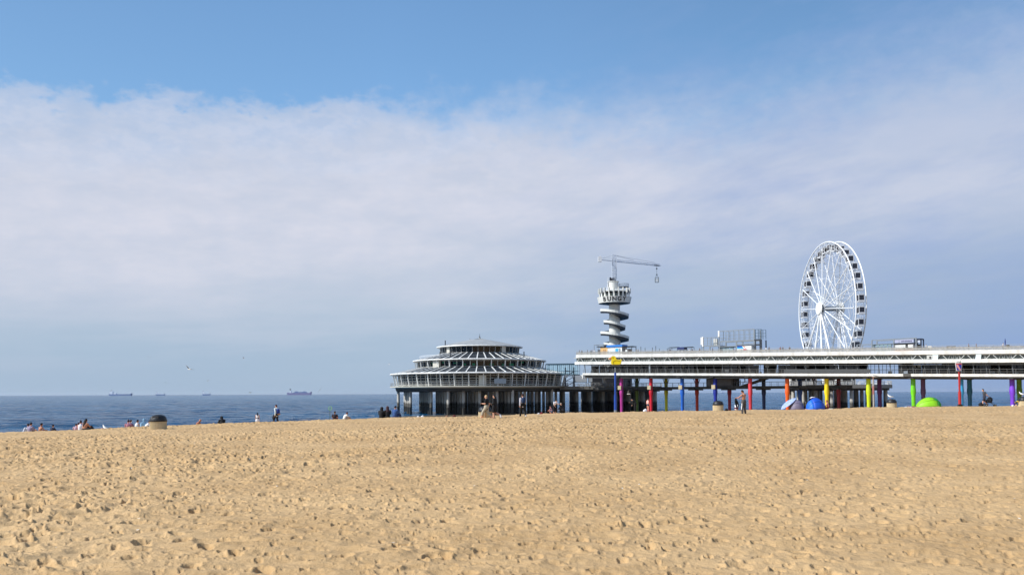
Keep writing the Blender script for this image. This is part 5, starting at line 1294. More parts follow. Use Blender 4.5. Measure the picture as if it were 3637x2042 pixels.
# -- left group, half hidden behind the crest
person('person in a white shirt leaning back on one arm, far left of the shore sitters', G(103, 60.5), RZ(20), 'sit_lean', 1.75, FAIR, (210,214,224), 'long', (30,28,40), 'long', (40,30,40), 'short', None, .026)
person('dark-haired person in a lilac-grey shirt sitting second from the left edge', G(110, 59.5), RZ(-10), 'sit', 1.82, FAIR, (150,140,166), 'short', (60,56,70), 'shorts', (34,22,36), 'short', None, .026)
person('shirtless black-haired person sitting third from the left edge', G(147, 60), RZ(-30), 'sit_hug', 1.72, TAN, None, '', (120,60,50), 'shorts', (22,18,30), 'short', None, .026)
person('child in a dark navy top sitting fourth from the left edge', G(189, 60.5), RZ(-20), 'sit', 1.5, FAIR, (24,30,60), 'short', (40,44,70), 'shorts', (20,16,28), 'short', None, .026, name='child')
person('dark-haired child in a pale pink top, leftmost beside the big bare-shouldered person', G(272, 57.5), RZ(20), 'sit', 1.3, FAIR, (206,176,190), 'short', (150,80,90), 'shorts', (26,18,24), 'short', None, .026, name='child')
person('child in a dusky red top between the pink-topped and the white-topped child', G(279, 58), RZ(-15), 'sit_hug', 1.45, FAIR, (140,70,84), 'short', (120,60,70), 'shorts', (60,30,30), 'short', None, .026, name='child')
person('child in a bright white top at the left shoulder of the big bare-shouldered person', G(288, 57), RZ(10), 'sit', 1.62, PINK, (240,240,244), 'none', (190,130,120), 'shorts', (40,26,30), 'bun', None, .026, name='child')
person('big person with bare shoulders and long black hair down the back, sitting on the crest', G(305, 55.5), RZ(-22), 'sit', 1.72, TAN, None, '', (14,14,18), 'long', (16,12,16), 'long', None, .024, 1.25)
person('dark-haired person lying on the sand right of the big bare-shouldered person', G(333, 54), RZ(90), 'lie', 1.5, TAN, (20,20,24), 'short', (16,16,20), 'long', (46,28,24), 'short', None, .026)
person('person in a pink top, left of the pair sitting between gull and fluted bin', G(457, 58), RZ(15), 'sit', 1.55, PINK, (176,120,136), 'short', (80,50,60), 'shorts', (50,30,40), 'bun', None, .026)
person('person in a mauve top, right of the pair sitting between gull and fluted bin', G(464, 58.3), RZ(-20), 'sit_hug', 1.6, FAIR, (134,110,132), 'short', (60,50,64), 'shorts', (70,44,40), 'short', None, .026)
person('black-haired person in a white sleeveless top sitting alone left of the fluted bin', G(488, 58), RZ(-35), 'sit', 1.55, FAIR, (226,230,234), 'none', (30,34,30), 'long', (14,14,20), 'short', None, .026)
person('person in a pale blue hooded top sitting close to the fluted bin', G(513, 57.5), RZ(30), 'sit_lean', 1.6, FAIR, (146,186,212), 'long', (110,150,180), 'long', (120,160,190), 'hood', None, .026)
person('person in a white top bent forward, sitting between the pale blue hood and the bin', G(521, 57.3), RZ(-60), 'sit_bow', 1.5, FAIR, (238,240,246), 'short', (40,50,90), 'shorts', (20,22,40), 'short', None, .026)
person('brown-haired person peeking out left of the fluted bin', G(533, 57.8), RZ(0), 'sit_hug', 1.5, BROWN, (150,150,160), 'short', (60,50,50), 'shorts', (36,24,24), 'short', None, .026)
person('person with a bald tanned head sitting low behind the crest, right of the fluted bin', G(701, 61), RZ(-60), 'sit_bow', 1.6, TAN, (150,90,70), 'short', (40,40,50), 'shorts', None, '', None, .026)
person('person wrapped in black with hood up sitting alone behind the crest', G(792, 60.5), RZ(40), 'sit_bow', 1.72, FAIR, (12,14,20), 'long', (12,12,16), 'long', (12,12,18), 'hood', None, .026)
person('person in a black and red top sitting right of the little green net', G(1189, 63), RZ(0), 'sit', 1.55, TAN, (40,26,34), 'short', (120,40,50), 'shorts', (40,28,28), 'short', None, .026)
person('person in a white top leaning over, second right of the little green net', G(1224, 63), RZ(-50), 'sit_bow', 1.5, TAN, (230,228,224), 'short', (190,170,150), 'shorts', (70,34,34), 'short', None, .026)
person('person under a black headscarf, leftmost of three sitting near the piles', G(1355, 61.5), RZ(-15), 'sit_hug', 1.74, FAIR, (14,12,18), 'long', (14,12,18), 'long', (14,12,18), 'hood', None, .024, 1.1)
person('person with a pale headscarf and black coat, middle one of three sitting near the piles', G(1377, 61.5), RZ(25), 'sit_hug', 1.80, FAIR, (16,14,20), 'long', (14,12,18), 'long', (60,34,40), 'hood', None, .024)
person('dark-haired person in a blue denim jacket, rightmost of three sitting near the piles', G(1403, 61.3), RZ(-20), 'sit_hug', 1.82, FAIR, (52,84,140), 'long', (40,60,110), 'long', (18,20,40), 'short', None, .024, 1.08)

# -- centre and right
person('person in black and white top bent over, standing by the pavilion piles', G(1969, 66), RZ(-150), 'stoop', 1.30, FAIR, (236,234,238), 'short', (22,20,30), 'capri', (26,22,30), 'short', (240,240,240), .022)
person('small child in a pink-grey top crouching left of the one in black and white', G(1958, 66.5), RZ(60), 'squat', 1.1, PINK, (150,120,130), 'short', (60,70,90), 'shorts', (90,60,50), 'short', None, .024, name='child')
person('grey-haired person in dark clothes and white shoes sitting upright by the pavilion piles', G(1997, 66), RZ(65), 'squat', 1.45, FAIR, (26,24,30), 'long', (16,14,20), 'long', (150,140,130), 'short', (236,232,226), .022)
person('person in black stooping forward beside the olive column', G(2255, 70), RZ(70), 'stoop', 1.35, FAIR, (14,14,18), 'long', (12,12,16), 'long', (24,24,28), 'short', (14,14,16), .022, 1.3)
p = person('person in a pale pink top with black hair standing against the red column', G(2300, 70), RZ(-60), 'stand', 1.22, PINK, (232,184,176), 'none', (56,60,80), 'brief', (18,16,24), 'short', None, .022)
person('child in a white shirt and dark red shorts squatting left of the shirtless standing person', G(2613, 71), RZ(-40), 'squat', 1.15, FAIR, (240,240,244), 'short', (96,20,34), 'shorts', (14,14,22), 'short', None, .022, 1.1, name='child')
person('sunburnt shirtless person in dark red shorts sitting beside the blue tent', G(2937, 75), RZ(65), 'sit_cross', 1.62, (206,128,114), None, '', (120,10,24), 'shorts', (150,84,60), 'short', None, .02, 1.15)
person('person in a rose top lying at the right end of a white towel', G(3236, 78), RZ(-80), 'lie', .95, PINK, (196,96,104), 'short', (150,60,60), 'shorts', (90,50,40), 'short', None, .024)
p = person('person in grey T-shirt and shorts walking left past the teal column with a pushchair', G(3494, 84), RZ(80), 'push', 1.80, FAIR, (66,66,72), 'short', (44,42,56), 'shorts', (16,16,30), 'short', (150,140,140), .02)
person('small child in a yellow and black top bending down beside the right-hand bin', G(3606, 78), RZ(-100), 'bend', .80, FAIR, (196,170,50), 'short', (18,22,30), 'shorts', (16,16,24), 'short', (40,30,30), .02, 1.15, name='child')

# -- far people on the pier (small in the picture)
cols_ = [(30,30,40),(60,60,80),(120,110,110),(200,200,205),(90,40,50),(40,60,100),(150,140,120)]
r_ = random.Random(21)
def deckp(px, w, label, pz='stand', c=None, bc=(40,42,55), rz=None, h=1.70, lower=False, hair=(40,30,28)):
    x = pier_x(px, w); z = (b3(x)-.08) if lower else (b1(x)-.12)
    return person(label, pw(x, w, z), R(rz if rz is not None else r_.uniform(0, 360)), pz, h, FAIR, c or r_.choice(cols_), 'short', bc, 'long', hair, 'short', None, .045, group='people on the upper pier deck', hand=False)
tops = [((2058), 'dark-clothed person, first from the left end of the upper pier deck', (30,30,36)), (2067, 'person in a grey top, second from the left end of the upper pier deck', (96,92,100)),
 (2087, 'person in navy, third from the left end of the upper pier deck', (36,44,84)), (2100, 'tall person in black, fourth from the left end of the upper pier deck', (20,20,26)),
 (2106, 'person in blue-grey, just left of the white-shirted one near the tan booth', (80,92,120)), (2111, 'person in a white shirt on the upper deck left of the tan booth', (225,226,230)),
 (2263, 'person in a pale top right of the dark stall on the upper deck', (206,200,192)), (2269, 'person in dark clothes two steps right of the dark stall', (50,46,60)),
 (2381, 'person in navy leaning by the left pergola frame', (38,44,90)), (2449, 'person in white at the right pergola frame', (236,236,240)), (2460, 'person in dark blue by the right pergola frame', (40,50,90)), (2486, 'person in black left of the white banner post', (24,26,40)),
 (2532, 'person in blue sitting place under the low part of the big steel frame', (60,72,120)), (2722, 'person in a white top right of the big steel frame', (236,236,240)), (2733, 'person in black beside the white-topped one, right of the big steel frame', (20,20,24)),
 (2773, 'person in red-brown, left of a pair on the open upper deck', (110,44,44)), (2782, 'person in grey, right of a pair on the open upper deck', (70,70,84)), (2806, 'person in dark grey at the foot of the ferris wheel', (44,44,52)),
 (3292, 'person in a white T-shirt leaning on the railing right of the navy portal', (240,240,244)), (3443, 'person in a dark top, left of two on the right part of the upper deck', (60,56,64)), (3470, 'person in navy, right of two on the right part of the upper deck', (34,40,66))]
for px, lab, c in tops: deckp(px, r_.uniform(-1.2, .6), lab, c=c)
p = deckp(3566, -1.0, 'person in a white shirt beside the closed blue parasol on the upper deck', c=(240,240,246), rz=200)
t, x = deck_thing('closed_parasol', 'closed blue parasol held upright on the upper deck', 'parasol', 3573, -1.2)
q = MB(); q.lathe([(0, .9), (.09, 1.0), (.12, 2.0), (.04, 2.6), (0, 2.65)], 8); q.build('canopy', cloth((40,60,130)), t); q = MB(); q.cyl((0,0,0), (0,0,2.7), .03, n=6); q.build('pole', darkst, t)
for px, lab in ((2612, 'dark figure, first from the left on the stairs under the pier'), (2621, 'dark figure, second from the left on the stairs under the pier'), (2629, 'dark figure, third from the left on the stairs under the pier'), (2645, 'dark figure highest on the stairs under the pier')):
    x = pier_x(px, 5.2); zz = 8.2 if px < 2625 else 8.2+(px-2625)*.045
    person(lab, pw(x, 5.2, zz), R(r_.uniform(0, 360)), 'stand', 1.7, FAIR, (18,18,24), 'long', (14,14,18), 'long', (14,14,18), 'short', None, .045, group='people on the stairs under the pier', hand=False)
for px, D, lab in ((2889, 236.5, 'dark-clothed person, left of a pair on the low platform left of the yellow column'), (2898, 236.2, 'dark-clothed person, right of a pair on the low platform left of the yellow column'), (2960, 236.4, 'person in dark clothes on the low platform right of the yellow column')):
    person(lab, (PX(px, D), D, 8.55), R(r_.uniform(0, 360)), 'stand', 1.7, FAIR, (26,26,32), 'long', (18,18,24), 'long', (20,18,22), 'short', None, .045, group='people on the wheel platform', hand=False)

# ================================================================== bins
def bin_(px, D, label, s=1.0, rz=0):
    t = thing('litter_bin', label, 'litter bin', G(px, D, -.04), rz, 'concrete litter bins on the beach'); n = 144
    q = MB(); q.lathe([(0, 0), (.445, 0), (.445, .56), (.43, .60), (0, .60)], n, rfun=lambda a: 1+(.035 if int(a/(2*math.pi)*n+.5) % 4 < 2 else -.02))
    q.build('body', mat('bin_concrete', (206,188,152), .85, var=.15), t)
    q = MB(); q.lathe([(.43, .58), (.485, .58), (.49, .65), (.455, .67), (.44, .74), (.40, .84), (.30, .92), (.12, .965), (0, .97)], 40); o = q.build('lid', black, t); smooth_by_angle(o, 35)
    q = MB(); q.box((0, -.33, .82), (.34, .16, .13)); q.build('flap', mat('bin_flap', (48,48,52), .5), o)
    if px == 1722:
        q = MB()
        for a, w_ in ((-1.9, .05), (-1.72, .03), (-1.45, .035)): q.box((.462*math.cos(a), .462*math.sin(a), .30), (w_, .006, .42), rz=a+math.pi/2)
        q.build('rust_streak', mat('rust_stain', (180,110,40), .8, var=.4), t)
    t.scale = (s, s, s); return t
bin_(563.5, 47.5, 'fluted beige litter bin with black lid standing alone on the left crest', 1.0)
bin_(1722, 56.5, 'rust-streaked beige litter bin half hidden behind the blond walker', .98)
bin_(2549, 71, 'beige litter bin with black lid left of the dark red column', .98)
bin_(3165, 76.5, 'litter bin with a gull on its lid between purple and light green columns', .93)
bin_(3634, 78.5, 'litter bin cut off by the right edge of the picture', 1.0)

# ================================================================== tents, parasol, towels
def tent(px, D, wd, ht, dp, c1, c2, label, rz=0, open_at=None, pw_=.8, skew=1.0):
    t = thing('beach_tent', label, 'beach tent', G(px, D, -.02), rz)
    n, m = 16, 12; q1 = MB(); q2 = MB()
    def P(i, j):   # hoops from left base to right base over the top; j: hoop angle
        u = math.pi*(i/n)**skew; v = math.pi*j/m
        x = -math.cos(math.pi*i/n)*wd/2; ph = abs(math.sin(u))**pw_
        sag = 1-.05*(1 if j % 3 == 1 else 0)
        return (x, -math.cos(v)*dp/2*ph, max(0, math.sin(v))*ht*ph*sag)
    for i in range(n):
        for j in range(m):
            tgt = q2 if (open_at and open_at(i/n, j/m)) else q1
            tgt.add([P(i, j), P(i+1, j), P(i+1, j+1), P(i, j+1)], [(0,1,2,3)])
    def fin(q, nm, c):
        me = q.mesh(nm); bm = bmesh.new(); bm.from_mesh(me); bmesh.ops.remove_doubles(bm, verts=bm.verts, dist=.002); bmesh.ops.recalc_face_normals(bm, faces=bm.faces); bm.to_mesh(me); bm.free(); me.shade_smooth()
        o = obj(nm, me, mat('tent_%d_%d_%d' % c, c, .55, var=.12, vscale=3), t); sm = o.modifiers.new('s', 'SOLIDIFY'); sm.thickness = .01; return o
    fin(q1, 'shell', c1)
    if q2.f: fin(q2, 'side_panel', c2)
    q = MB()
    for j in (3, 6, 9):
        pr = None
        for i in range(n+1):
            x, y, z = P(i, j); p_ = Vector((x, y-.008, z+.012))
            if pr is not None: q.cyl(pr, p_, .012, n=5)
            pr = p_
    q.build('hoops', mat('tent_hoop_%d_%d_%d' % c1, tuple(int(v*.8) for v in c1), .6), t)
    return t
tent(2828, 75.5, 1.28, .96, 1.3, (112,104,124), (84,78,98), 'grey dome tent on the crest beside the orange column', R(-12), lambda u, v: v > .5)
bt = tent(2894, 75, 1.66, 1.10, 1.6, (16,78,190), (30,110,220), 'bright blue beach tent with a pale wave emblem and white cloth on top', R(8), lambda u, v: u < .3, .95)
q = MB()   # emblem: pale leaf-shaped swoosh with small strokes
pts = [(-.30, .30), (-.12, .24), (.05, .22), (.24, .30), (.20, .42), (.06, .52), (-.10, .55), (-.17, .50), (-.12, .40), (-.14, .34)]
q.poly([(x+.28, z+.12) for x, z in pts], .01, c=(0, -.60, 0)); em = q.build('emblem', mat('emblem_pale', (130,200,238), .6), bt); em.rotation_euler = (R(-22), 0, 0); em.location = (0, .03, -.22)
q = MB()
for a, b_ in (((.22, .42), (.26, .56)), ((.32, .58), (.33, .44)), ((.42, .42), (.40, .54)), ((.20, .40), (.42, .38))): q.beam((a[0], -.612, a[1]), (b_[0], -.612, b_[1]), .022, .01)
e2 = q.build('emblem_strokes', mat('emblem_blue', (40,120,190), .6), em)
o = MB(); o.loft([(-.22,0,.0), (-.05,.02,.06), (.2,0,.03)], [(.1,.03),(.16,.05),(.1,.035)], (0,1,0), 10); o = o.build('white_cloth', cloth((236,236,242)), smooth=True); o.location = G(2885, 75, 1.08); tag(o, 'white cloth bundled on top of the blue tent', 'cloth')
tent(3295, 80.5, 2.30, 1.00, 1.7, (140,206,24), (16,140,50), 'lime green pop-up beach tent with a darker green side on the right', R(-4), lambda u, v: u > .70-.35*v if v < .5 else u > .5, .85, 1.15)
# tilted parasol
ps = thing('beach_parasol', 'pale blue patterned parasol tilted over beside the orange column', 'parasol', G(2797, 76, -.05), 0)
ax = Vector((-.62, .02, .78)).normalized(); top_ = Vector((-.12, -.05, .86)); uu = ax.cross(Vector((0,1,0))).normalized(); vv = ax.cross(uu)
q = MB(); n = 16; vs = []; prof = [(0, .0), (.35, -.03), (.62, -.10), (.83, -.22)]
for r__, h_ in prof[1:]:
    for k in range(n): a = 2*math.pi*k/n; rr_ = r__*(1 if k % 2 == 0 else .965); vs.append(top_+uu*(rr_*math.cos(a))+vv*(rr_*math.sin(a))+ax*(h_+(.0 if k % 2 == 0 else -.02)))
vs.append(top_+ax*.02)
fs = [(j*n+k, j*n+(k+1) % n, (j+1)*n+(k+1) % n, (j+1)*n+k) for j in range(2) for k in range(n)]+[(3*n, (k+1) % n, k) for k in range(n)]
q.add(vs, fs)
pmh = mat('parasol_pattern', (160,178,226), .8, var=.35, vscale=9); o = q.build('canopy', pmh, ps); sm = o.modifiers.new('s', 'SOLIDIFY'); sm.thickness = .008
q = MB(); q.cyl(top_+ax*.05, (0.28, .12, -.1), .014, n=6); q.build('pole', white, ps)
q = MB()
for k in range(0, n, 2):
    a = 2*math.pi*k/n; q.beam(top_-ax*.02, top_+uu*(.8*math.cos(a))+vv*(.8*math.sin(a))-ax*.235, .01)
q.build('ribs', galv, ps)
def towel(px, D, wd, dp, c, label, dz=.02, h=.05):
    q = MB(); q.loft([(-wd/2,0,0), (-wd/4,.02,h*.5), (0,-.02,h*.4), (wd/3,.01,h*.6), (wd/2,0,0)], [(dp/2,h*.4)]*5, (0,1,0), 8); o = q.build('towel', cloth(c), smooth=True); o.location = G(px, D, dz); o.rotation_euler = (0,0,R(random.uniform(-8,8))); return tag(o, label, 'towel')
towel(3222, 78, .70, .5, (238,236,236), 'white towel spread on the sand left of the lime green tent', .03, .10)
towel(3221, 76.5, .12, .1, (240,232,200), 'tiny cream item on the sand below the white towel', .02, .05)
towel(2948, 74.6, .42, .3, (226,222,206), 'cream towel heap at the feet of the sunburnt sitter', .03, .10)
towel(3035, 76.5, .3, .25, (150,160,200), 'small lilac bundle on the sand right of the sunburnt sitter', .03, .09)
towel(2861, 75, .2, .2, (200,150,120), 'small tan bundle on the sand between grey and blue tents', .03, .09)
def bag(px, D, sz, c, label, dz=.0):
    q = MB(); q.ell((0,0,sz*.38), (sz*.5, sz*.35, sz*.42), 12, 8); q.ell((sz*.12,0,sz*.72), (sz*.24, sz*.2, sz*.2), 10, 6); me = remesh(q, .02, 'bag'); o = obj('bag', me, cloth(c)); o.location = G(px, D, dz); return tag(o, label, 'bag')
bag(2578, 70.5, .30, (16,16,22), 'small black bag on the sand just right of the bin by the dark red column')
bag(1484, 61, .22, (236,236,240), 'left one of two small white bundles on the crest before the pavilion'); bag(1500, 61, .26, (228,230,236), 'right one of two small white bundles on the crest before the pavilion')
bag(1586, 61.5, .22, (150,104,80), 'small brown bundle on the crest before the pavilion piles')
bag(1613, 61.5, .26, (90,24,32), 'small dark red bundle on the crest left of the rust-streaked bin')
bag(1912, 65, .22, (200,200,206), 'small white bag on the crest left of the child in pink-grey')
bag(1922, 65, .26, (120,24,30), 'red bag on the crest right of the small white bag')
bag(2290, 69.5, .36, (226,226,232), 'white bag on the sand left of the person in pink')
o = MB(); o.ell((0,0,.1), (.1,.1,.1), 12, 8); o = o.build('ball', cloth((240,240,236)), smooth=True); o.location = G(3594, 78); tag(o, 'white ball on the sand left of the bending child', 'ball')

# ---- pushchair
pc = thing('pushchair', 'black pushchair behind the walking person in front of the sea', 'pushchair', G(3512, 84), R(80))
q = MB(); q.ell((0, -.05, .68), (.22, .26, .28), 12, 8); q.box((0, .05, .5), (.42, .5, .3)); me = remesh(q, .025, 'seat'); obj('seat', me, cloth((18,18,24)), pc)
q = MB()
for s_ in (-1, 1): q.beam((s_*.24, .55, 1.0), (s_*.24, -.45, .12), .03); q.beam((s_*.24, .40, .12), (s_*.24, -.1, .7), .03)
q.beam((-.24, .55, 1.0), (.24, .55, 1.0), .035); q.build('frame', darkst, pc)
for x_, y_, r__ in ((-.27, .40, .13), (.27, .40, .13), (-.2, -.5, .10), (.2, -.5, .10)):
    q = MB(); q.cyl((x_-.02, y_, r__), (x_+.02, y_, r__), r__, n=16); o = q.build('wheel', black, pc); q = MB(); q.cyl((x_-.025, y_, r__), (x_+.025, y_, r__), r__*.5, n=12); q.build('rim', galv, o)
bag(3481, 84, .5, (24,24,32), 'dark bag dragged on the sand left of the walking person by the teal column')

# ---- location posts with cut-out signs
def pole(t, h, c, r=.075, z0=-.3, cuff=None):
    q = MB(); q.cyl((0,0,z0), (0,0,h*.45), r*1.25, n=14); q.cyl((0,0,h*.45), (0,0,h), r*.85, n=14); o = q.build('pole', mat('pole_%d_%d_%d' % c, c, .4, var=.08), t); smooth_by_angle(o, 50)
    if cuff: q = MB(); q.cyl((0,0,z0), (0,0,.32), r*1.3, n=14); q.build('foot', cuff, t)
D_ = 72.0; g_ = G(2185, D_); t = thing('duck_sign_post', 'tall blue post topped by a yellow duck board', 'sign post', g_, R(0))
pole(t, 3.55, (24,70,160), .10, cuff=galv); q = MB(); q.cyl((0,0,3.5), (0,0,4.0), .05, n=8); q.build('bracket', galv, t)
sc_ = 42/F*D_
def zpx(py, px, D): return (6.5+(1403.5-.00417*px-py)/F*D)
zb_, zt_ = zpx(1294.5, 2185, D_)-g_.z, zpx(1264, 2185, D_)-g_.z
duck = [(-.30,0),(.36,0),(.46,.10),(.50,.30),(.55,.60),(.44,.58),(.28,.56),(.12,.60),(.06,.70),(.04,.88),(-.06,.98),(-.18,1.0),(-.30,.94),(-.36,.82),(-.36,.70),(-.32,.58),(-.36,.40),(-.36,.15)]
sx_ = sc_*1.0; sz_ = (zt_-zb_)
out = [((x*1.05-.0)*sx_, (-.02+z*1.04)*sz_) for x, z in duck]; inn = [(x*.97*sx_, (.015+z*.97)*sz_) for x, z in duck]
q = MB(); q.poly(out, .05, c=(0, -.12, zb_)); bd = q.build('board_edge', mat('sign_cream', (232,226,190), .5), t)
q = MB(); q.poly(inn, .03, c=(0, -.155, zb_)); dk = q.build('duck', mat('duck_yellow', (252,226,10), .5), t)
q = MB(); q.poly([(-.34*sx_, .66*sz_), (-.52*sx_, .62*sz_), (-.56*sx_, .70*sz_), (-.42*sx_, .76*sz_), (-.34*sx_, .86*sz_)], .035, c=(0, -.16, zb_)); q.build('beak', mat('beak_orange', (226,110,50), .5), dk)
q = MB(); q.poly([(-.34*sx_, .58*sz_), (-.60*sx_, .56*sz_), (-.64*sx_, .72*sz_), (-.44*sx_, .84*sz_), (-.34*sx_, .92*sz_)], .03, c=(0, -.13, zb_)); q.build('beak_edge', mat('sign_cream', (232,226,190), .5), dk)
q = MB(); q.cyl((-.20*sx_, -.18, zb_+.80*sz_), (-.20*sx_, -.17, zb_+.80*sz_), .05*sx_, n=12); q.build('eye', mat('eye_olive', (110,110,20), .5), dk)
q = MB(); P_ = [(-.20, .05), (-.19, .25), (-.12, .40), (.02, .47), (.20, .47), (.34, .42), (.40, .36)]
for a, b_ in zip(P_[:-1], P_[1:]): q.beam((a[0]*sx_, -.175, zb_+a[1]*sz_), (b_[0]*sx_, -.175, zb_+b_[1]*sz_), .01, .05)
q.build('wing_line', mat('wing_olive', (150,130,10), .5), dk)
D_ = 86.0; g_ = G(3407, D_); t = thing('bucket_sign_post', 'tall red post topped by a board shaped like a blue and pink bucket', 'sign post', g_, 0)
H_ = zpx(1320, 3406, D_)-g_.z; pole(t, H_, (176,44,42), .12, cuff=None); bx(t, 'foot', (0, 0, .1), (.36, .36, .5), black)
s1 = F/D_; z1 = zpx(1317, 3406, D_)-g_.z; z2 = zpx(1292.5, 3406, D_)-g_.z; z3 = zpx(1282, 3406, D_)-g_.z
wt, wb = 23.5/s1, 17/s1
q = MB(); arc = [(math.cos(a)*wt/2*1.0, z2+math.sin(a)*(z3-z2)) for a in [math.pi*k/10 for k in range(11)]]
q.poly([(wb/2, z1), (wt/2, z2-.02)]+arc+[(-wt/2, z2-.02), (-wb/2, z1)], .05, c=(-.12, -.15, 0)); q.build('board_edge', white, t)
ww = .82; q = MB(); q.poly([(wb/2*ww, z1+.06), (wt/2*ww, z2), (-wt/2*ww, z2), (-wb/2*ww, z1+.06)], .02, c=(-.12, -.19, 0)); bk = q.build('bucket', mat('bucket_blue', (50,56,170), .5), t)
q = MB(); q.poly([(-wt/2*ww*.95, z2-.05), (-wt/2*ww*.35, z2-.05), (wb/2*ww, z1+.08), (wb/2*ww*.2, z1+.08), (-wb/2*ww*1.05, z1+(z2-z1)*.62)], .02, c=(-.12, -.205, 0)); q.build('stripe', mat('stripe_pink', (250,170,170), .5), bk)
q = MB(); q.box((-.12, -.20, z2), (wt*ww*1.06, .03, .10)); q.build('rim', mat('rim_red', (206,60,60), .5), bk)
q = MB(); q.beam((-.05, -.2, z2+.08), (.22, -.2, zpx(1270, 3406, D_)-g_.z), .035, .035); q.build('spade_handle', mat('spade_grey', (130,132,128), .5), t)
# slim post with a perched gull right of the lime column
D_ = 88.0; g_ = G(3101, D_); t = thing('grey_post', 'slim pale grey post with a faded red band between lime and purple columns', 'post', g_, 0)
H_ = zpx(1346, 3101, D_)-g_.z; q = MB(); q.cyl((0,0,-.4), (0,0,H_), .085, n=12); q.build('pole', mat('post_grey', (170,162,156), .6, var=.15), t); q = MB(); q.cyl((0,0,H_*.52), (0,0,H_*.78), .095, n=12); q.build('red_band', mat('faded_red', (168,110,106), .6), t)
# child's net
g_ = G(1172, 64, 0); t = thing('fishing_net', 'little green shrimp net on a stick stuck in the sand', 'net', g_, 0)
q = MB(); q.cyl((0,0,-.2), (0,0,.95), .022, n=6); q.build('stick', mat('stick_green', (40,70,40), .6), t)
q = MB()
for k in range(14): a, b_ = 2*math.pi*k/14, 2*math.pi*(k+1)/14; q.cyl((.02+.12*math.cos(a), 0, 1.10+.14*math.sin(a)), (.02+.12*math.cos(b_), 0, 1.10+.14*math.sin(b_)), .018, n=6)
q.build('hoop', mat('net_green', (120,190,60), .5), t)

# ================================================================== gulls
gw = mat('gull_white', (238,238,236), .8); gg = mat('gull_grey', (118,124,132), .8)
def gull_stand(loc, rz, label, s=1.0):
    t = thing('gull', label, 'gull', loc, rz, 'gulls standing'); q = MB()
    q.loft([(0,-.30,.17), (0,-.16,.19), (0,.0,.20), (0,.12,.24), (0,.18,.31), (0,.20,.37)], [(.015,.01),(.05,.045),(.075,.075),(.06,.06),(.038,.038),(.035,.04)], (1,0,0), 12)
    me = remesh(q, .012, 'body'); obj('body', me, gw, t)
    q = MB(); q.loft([(0,-.34,.18), (0,-.15,.225), (0,.04,.245)], [(.02,.01),(.07,.03),(.06,.03)], (1,0,0), 10); q.build('wing', gg, t, smooth=True)
    q = MB(); q.cyl((0,.22,.37), (0,.28,.355), .012, .004, 6); q.build('beak', mat('beak_yellow', (220,180,40), .5), t)
    for s_ in (-1, 1): q = MB(); q.cyl((s_*.03,0,.14), (s_*.03,.01,0), .008, n=5); q.box((s_*.03,.03,.005), (.04,.06,.01)); q.build('leg', mat('leg_pink', (200,150,140), .6), t)
    t.scale = (s,)*3
gull_stand(G(376, 49.5), R(60), 'white gull standing on the crest left of the fluted bin', .95)
gull_stand(G(3161, 76.5, .96*.93-.04+.02), R(55), 'gull perched on the lid of the bin between the purple and light green columns', 1.05)
gull_stand(G(3629, 78.5, .96), R(50), 'gull perched on the bin at the right edge', 1.1)
gull_stand(Vector((PX(3101, 88), 88, gz(PX(3101, 88), 88)+(zpx(1346, 3101, 88)-gz(PX(3101, 88), 88)))), R(80), 'gull perched on top of the slim grey post', 1.6)
def gull_fly(px, py, D, rz, label, roll=0, fl=.35, s=1.0, dark=False):
    t = thing('gull', label, 'gull', at(px, py, D), R(rz), 'gulls in flight'); q = MB()
    q.loft([(0,-.32,0), (0,-.12,0), (0,.1,.01), (0,.24,.02), (0,.31,.01)], [(.05,.012),(.06,.05),(.07,.065),(.04,.042),(.01,.01)], (1,0,0), 10); q.build('body', gw if not dark else gg, t, smooth=True)
    for s_ in (-1, 1):
        q = MB(); q.loft([(s_*.04,.02,.02), (s_*.30,.06,.02+.30*fl), (s_*.62,-.03,.02+.42*fl), (s_*.72,-.12,.02+.40*fl)], [(.11,.018),(.10,.014),(.05,.008),(.01,.004)], (0,1,0), 8); q.build('wing', gg, t, smooth=True)
    t.rotation_euler = (0, R(roll), R(rz)); t.scale = (s,)*3
gull_fly(672, 1311, 70, 60, 'largest gull in flight, low over the ships at left', 25, .5, .62)
gull_fly(1137, 1384, 80, 20, 'dark gull banking steeply just right of the longest ship', -52, .1, .5, True)
gull_fly(865, 1272, 150, 100, 'gull in flight above the middle of the sea, wings raised', 0, .6, .6)
gull_fly(530, 1268, 180, 40, 'small gull high above the second ship', 10, .5, .7)
gull_fly(591, 1360, 200, 40, 'tiny gull just above the second ship', 10, .3, .9)
gull_fly(738, 1352, 200, 80, 'tiny gull just above the third ship', -10, .3, .9)
gull_fly(890, 1395, 190, 80, 'tiny gull at the horizon between the third and the longest ship', 0, .5, 1.0)
gull_fly(1382, 1294, 140, 60, 'gull in flight left of the pavilion eave', -30, .3, .55)
gull_fly(1671, 1206, 240, 60, 'tiny gull left of the pavilion spire', 0, .3, 1.0)
gull_fly(2233, 1399, 68, 75, 'white gull with raised wings flying before the piles right of the magenta column', 18, .9, .5)

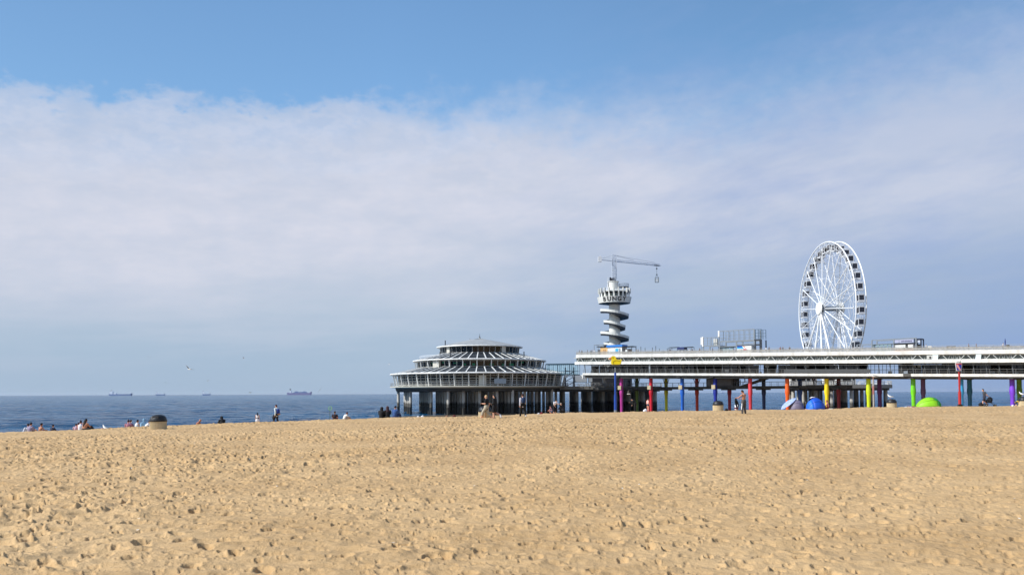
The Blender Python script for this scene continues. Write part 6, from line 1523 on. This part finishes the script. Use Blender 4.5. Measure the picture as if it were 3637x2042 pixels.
# ================================================================== ships
def ship(px, D, L_, label, kind):
    g = Vector((PX(px, D), D, 0)); t = thing('cargo_ship', label, 'ship', g, 0)
    hm = mat('hull_blue_hazed', (116,136,174), .7); hr = mat('hull_mauve_hazed', (140,134,172), .7); sp = mat('superstructure', (244,246,250), .7); m_ = hr if kind == 4 else hm  # hull colours paled towards blue, distance haze painted in
    hh = {1: .07, 2: .13, 3: .17, 4: .088}[kind]*L_
    q = MB(); pts = [(-L_/2*.97, -2), (L_/2*.93, -2), (L_/2, hh*1.45), (L_/2*.90, hh*1.3), (L_/2*.86, hh), (-L_/2*.88, hh), (-L_/2*.92, hh*1.15), (-L_/2, hh*1.15)]
    q.poly(pts, L_*.15); q.build('hull', m_, t)
    q = MB()
    if kind in (1, 3): q.box((-L_*.40, 0, hh*1.7), (L_*.13, L_*.12, hh*1.8)); q.box((-L_*.38, 0, hh*2.6), (L_*.06, L_*.1, hh*.6)); q.box((-L_*.24, 0, hh*1.3), (L_*.1, L_*.1, hh*.6))
    if kind == 2: q.box((-L_*.40, 0, hh*1.7), (L_*.07, L_*.12, hh*1.6)); q.beam((-L_*.44, 0, hh*2.5), (-L_*.14, 0, hh*2.2), hh*.35); q.beam((-L_*.12, 0, hh), (-L_*.14, 0, hh*2.3), hh*.3)
    if kind == 4: q.box((-L_*.36, 0, hh*1.6), (L_*.06, L_*.12, hh*1.2))
    q.build('superstructure', sp, t)
    q = MB()
    if kind == 4:
        q.poly([(-L_*.28, hh), (L_*.32, hh), (L_*.27, hh*1.5), (L_*.2, hh*1.75), (L_*.14, hh*1.5), (-L_*.05, hh*1.4), (-L_*.1, hh*1.75), (-L_*.17, hh*1.7), (-L_*.2, hh*1.3)], L_*.1); q.build('cargo_tank', hm, t)
        q = MB(); q.box((-L_*.385, 0, hh*2.5), (L_*.03, L_*.05, hh*1.0)); q.build('funnel', darkst, t)
    else:
        q.box((-L_*.42, 0, hh*3.0 if kind != 2 else hh*2.7), (L_*.02, L_*.03, hh*.9)); q.build('funnel', darkst, t)
    q = MB(); q.beam((L_*.1, 0, hh), (L_*.1, 0, hh*1.9), L_*.006); q.beam((L_*.44, 0, hh), (L_*.44, 0, hh*2.1), L_*.006); q.build('mast', sp, t)
ship(429, 6500, 80/F*6500, 'long pale cargo ship on the horizon at the far left, bridge at its left end', 1)
ship(570, 6500, 33/F*6500, 'short ship with a bridge like an arch, second from the left on the horizon', 2)
ship(734, 6000, 28/F*6000, 'smallest ship of the open horizon, third from the left, white bridge at its left', 3)
ship(1064, 6000, 86/F*6000, 'longest mauve-blue tanker on the horizon, nearest the pavilion', 4)
ship(2566, 6500, 13/F*6500, 'tiny ship seen between the columns under the pier', 3)
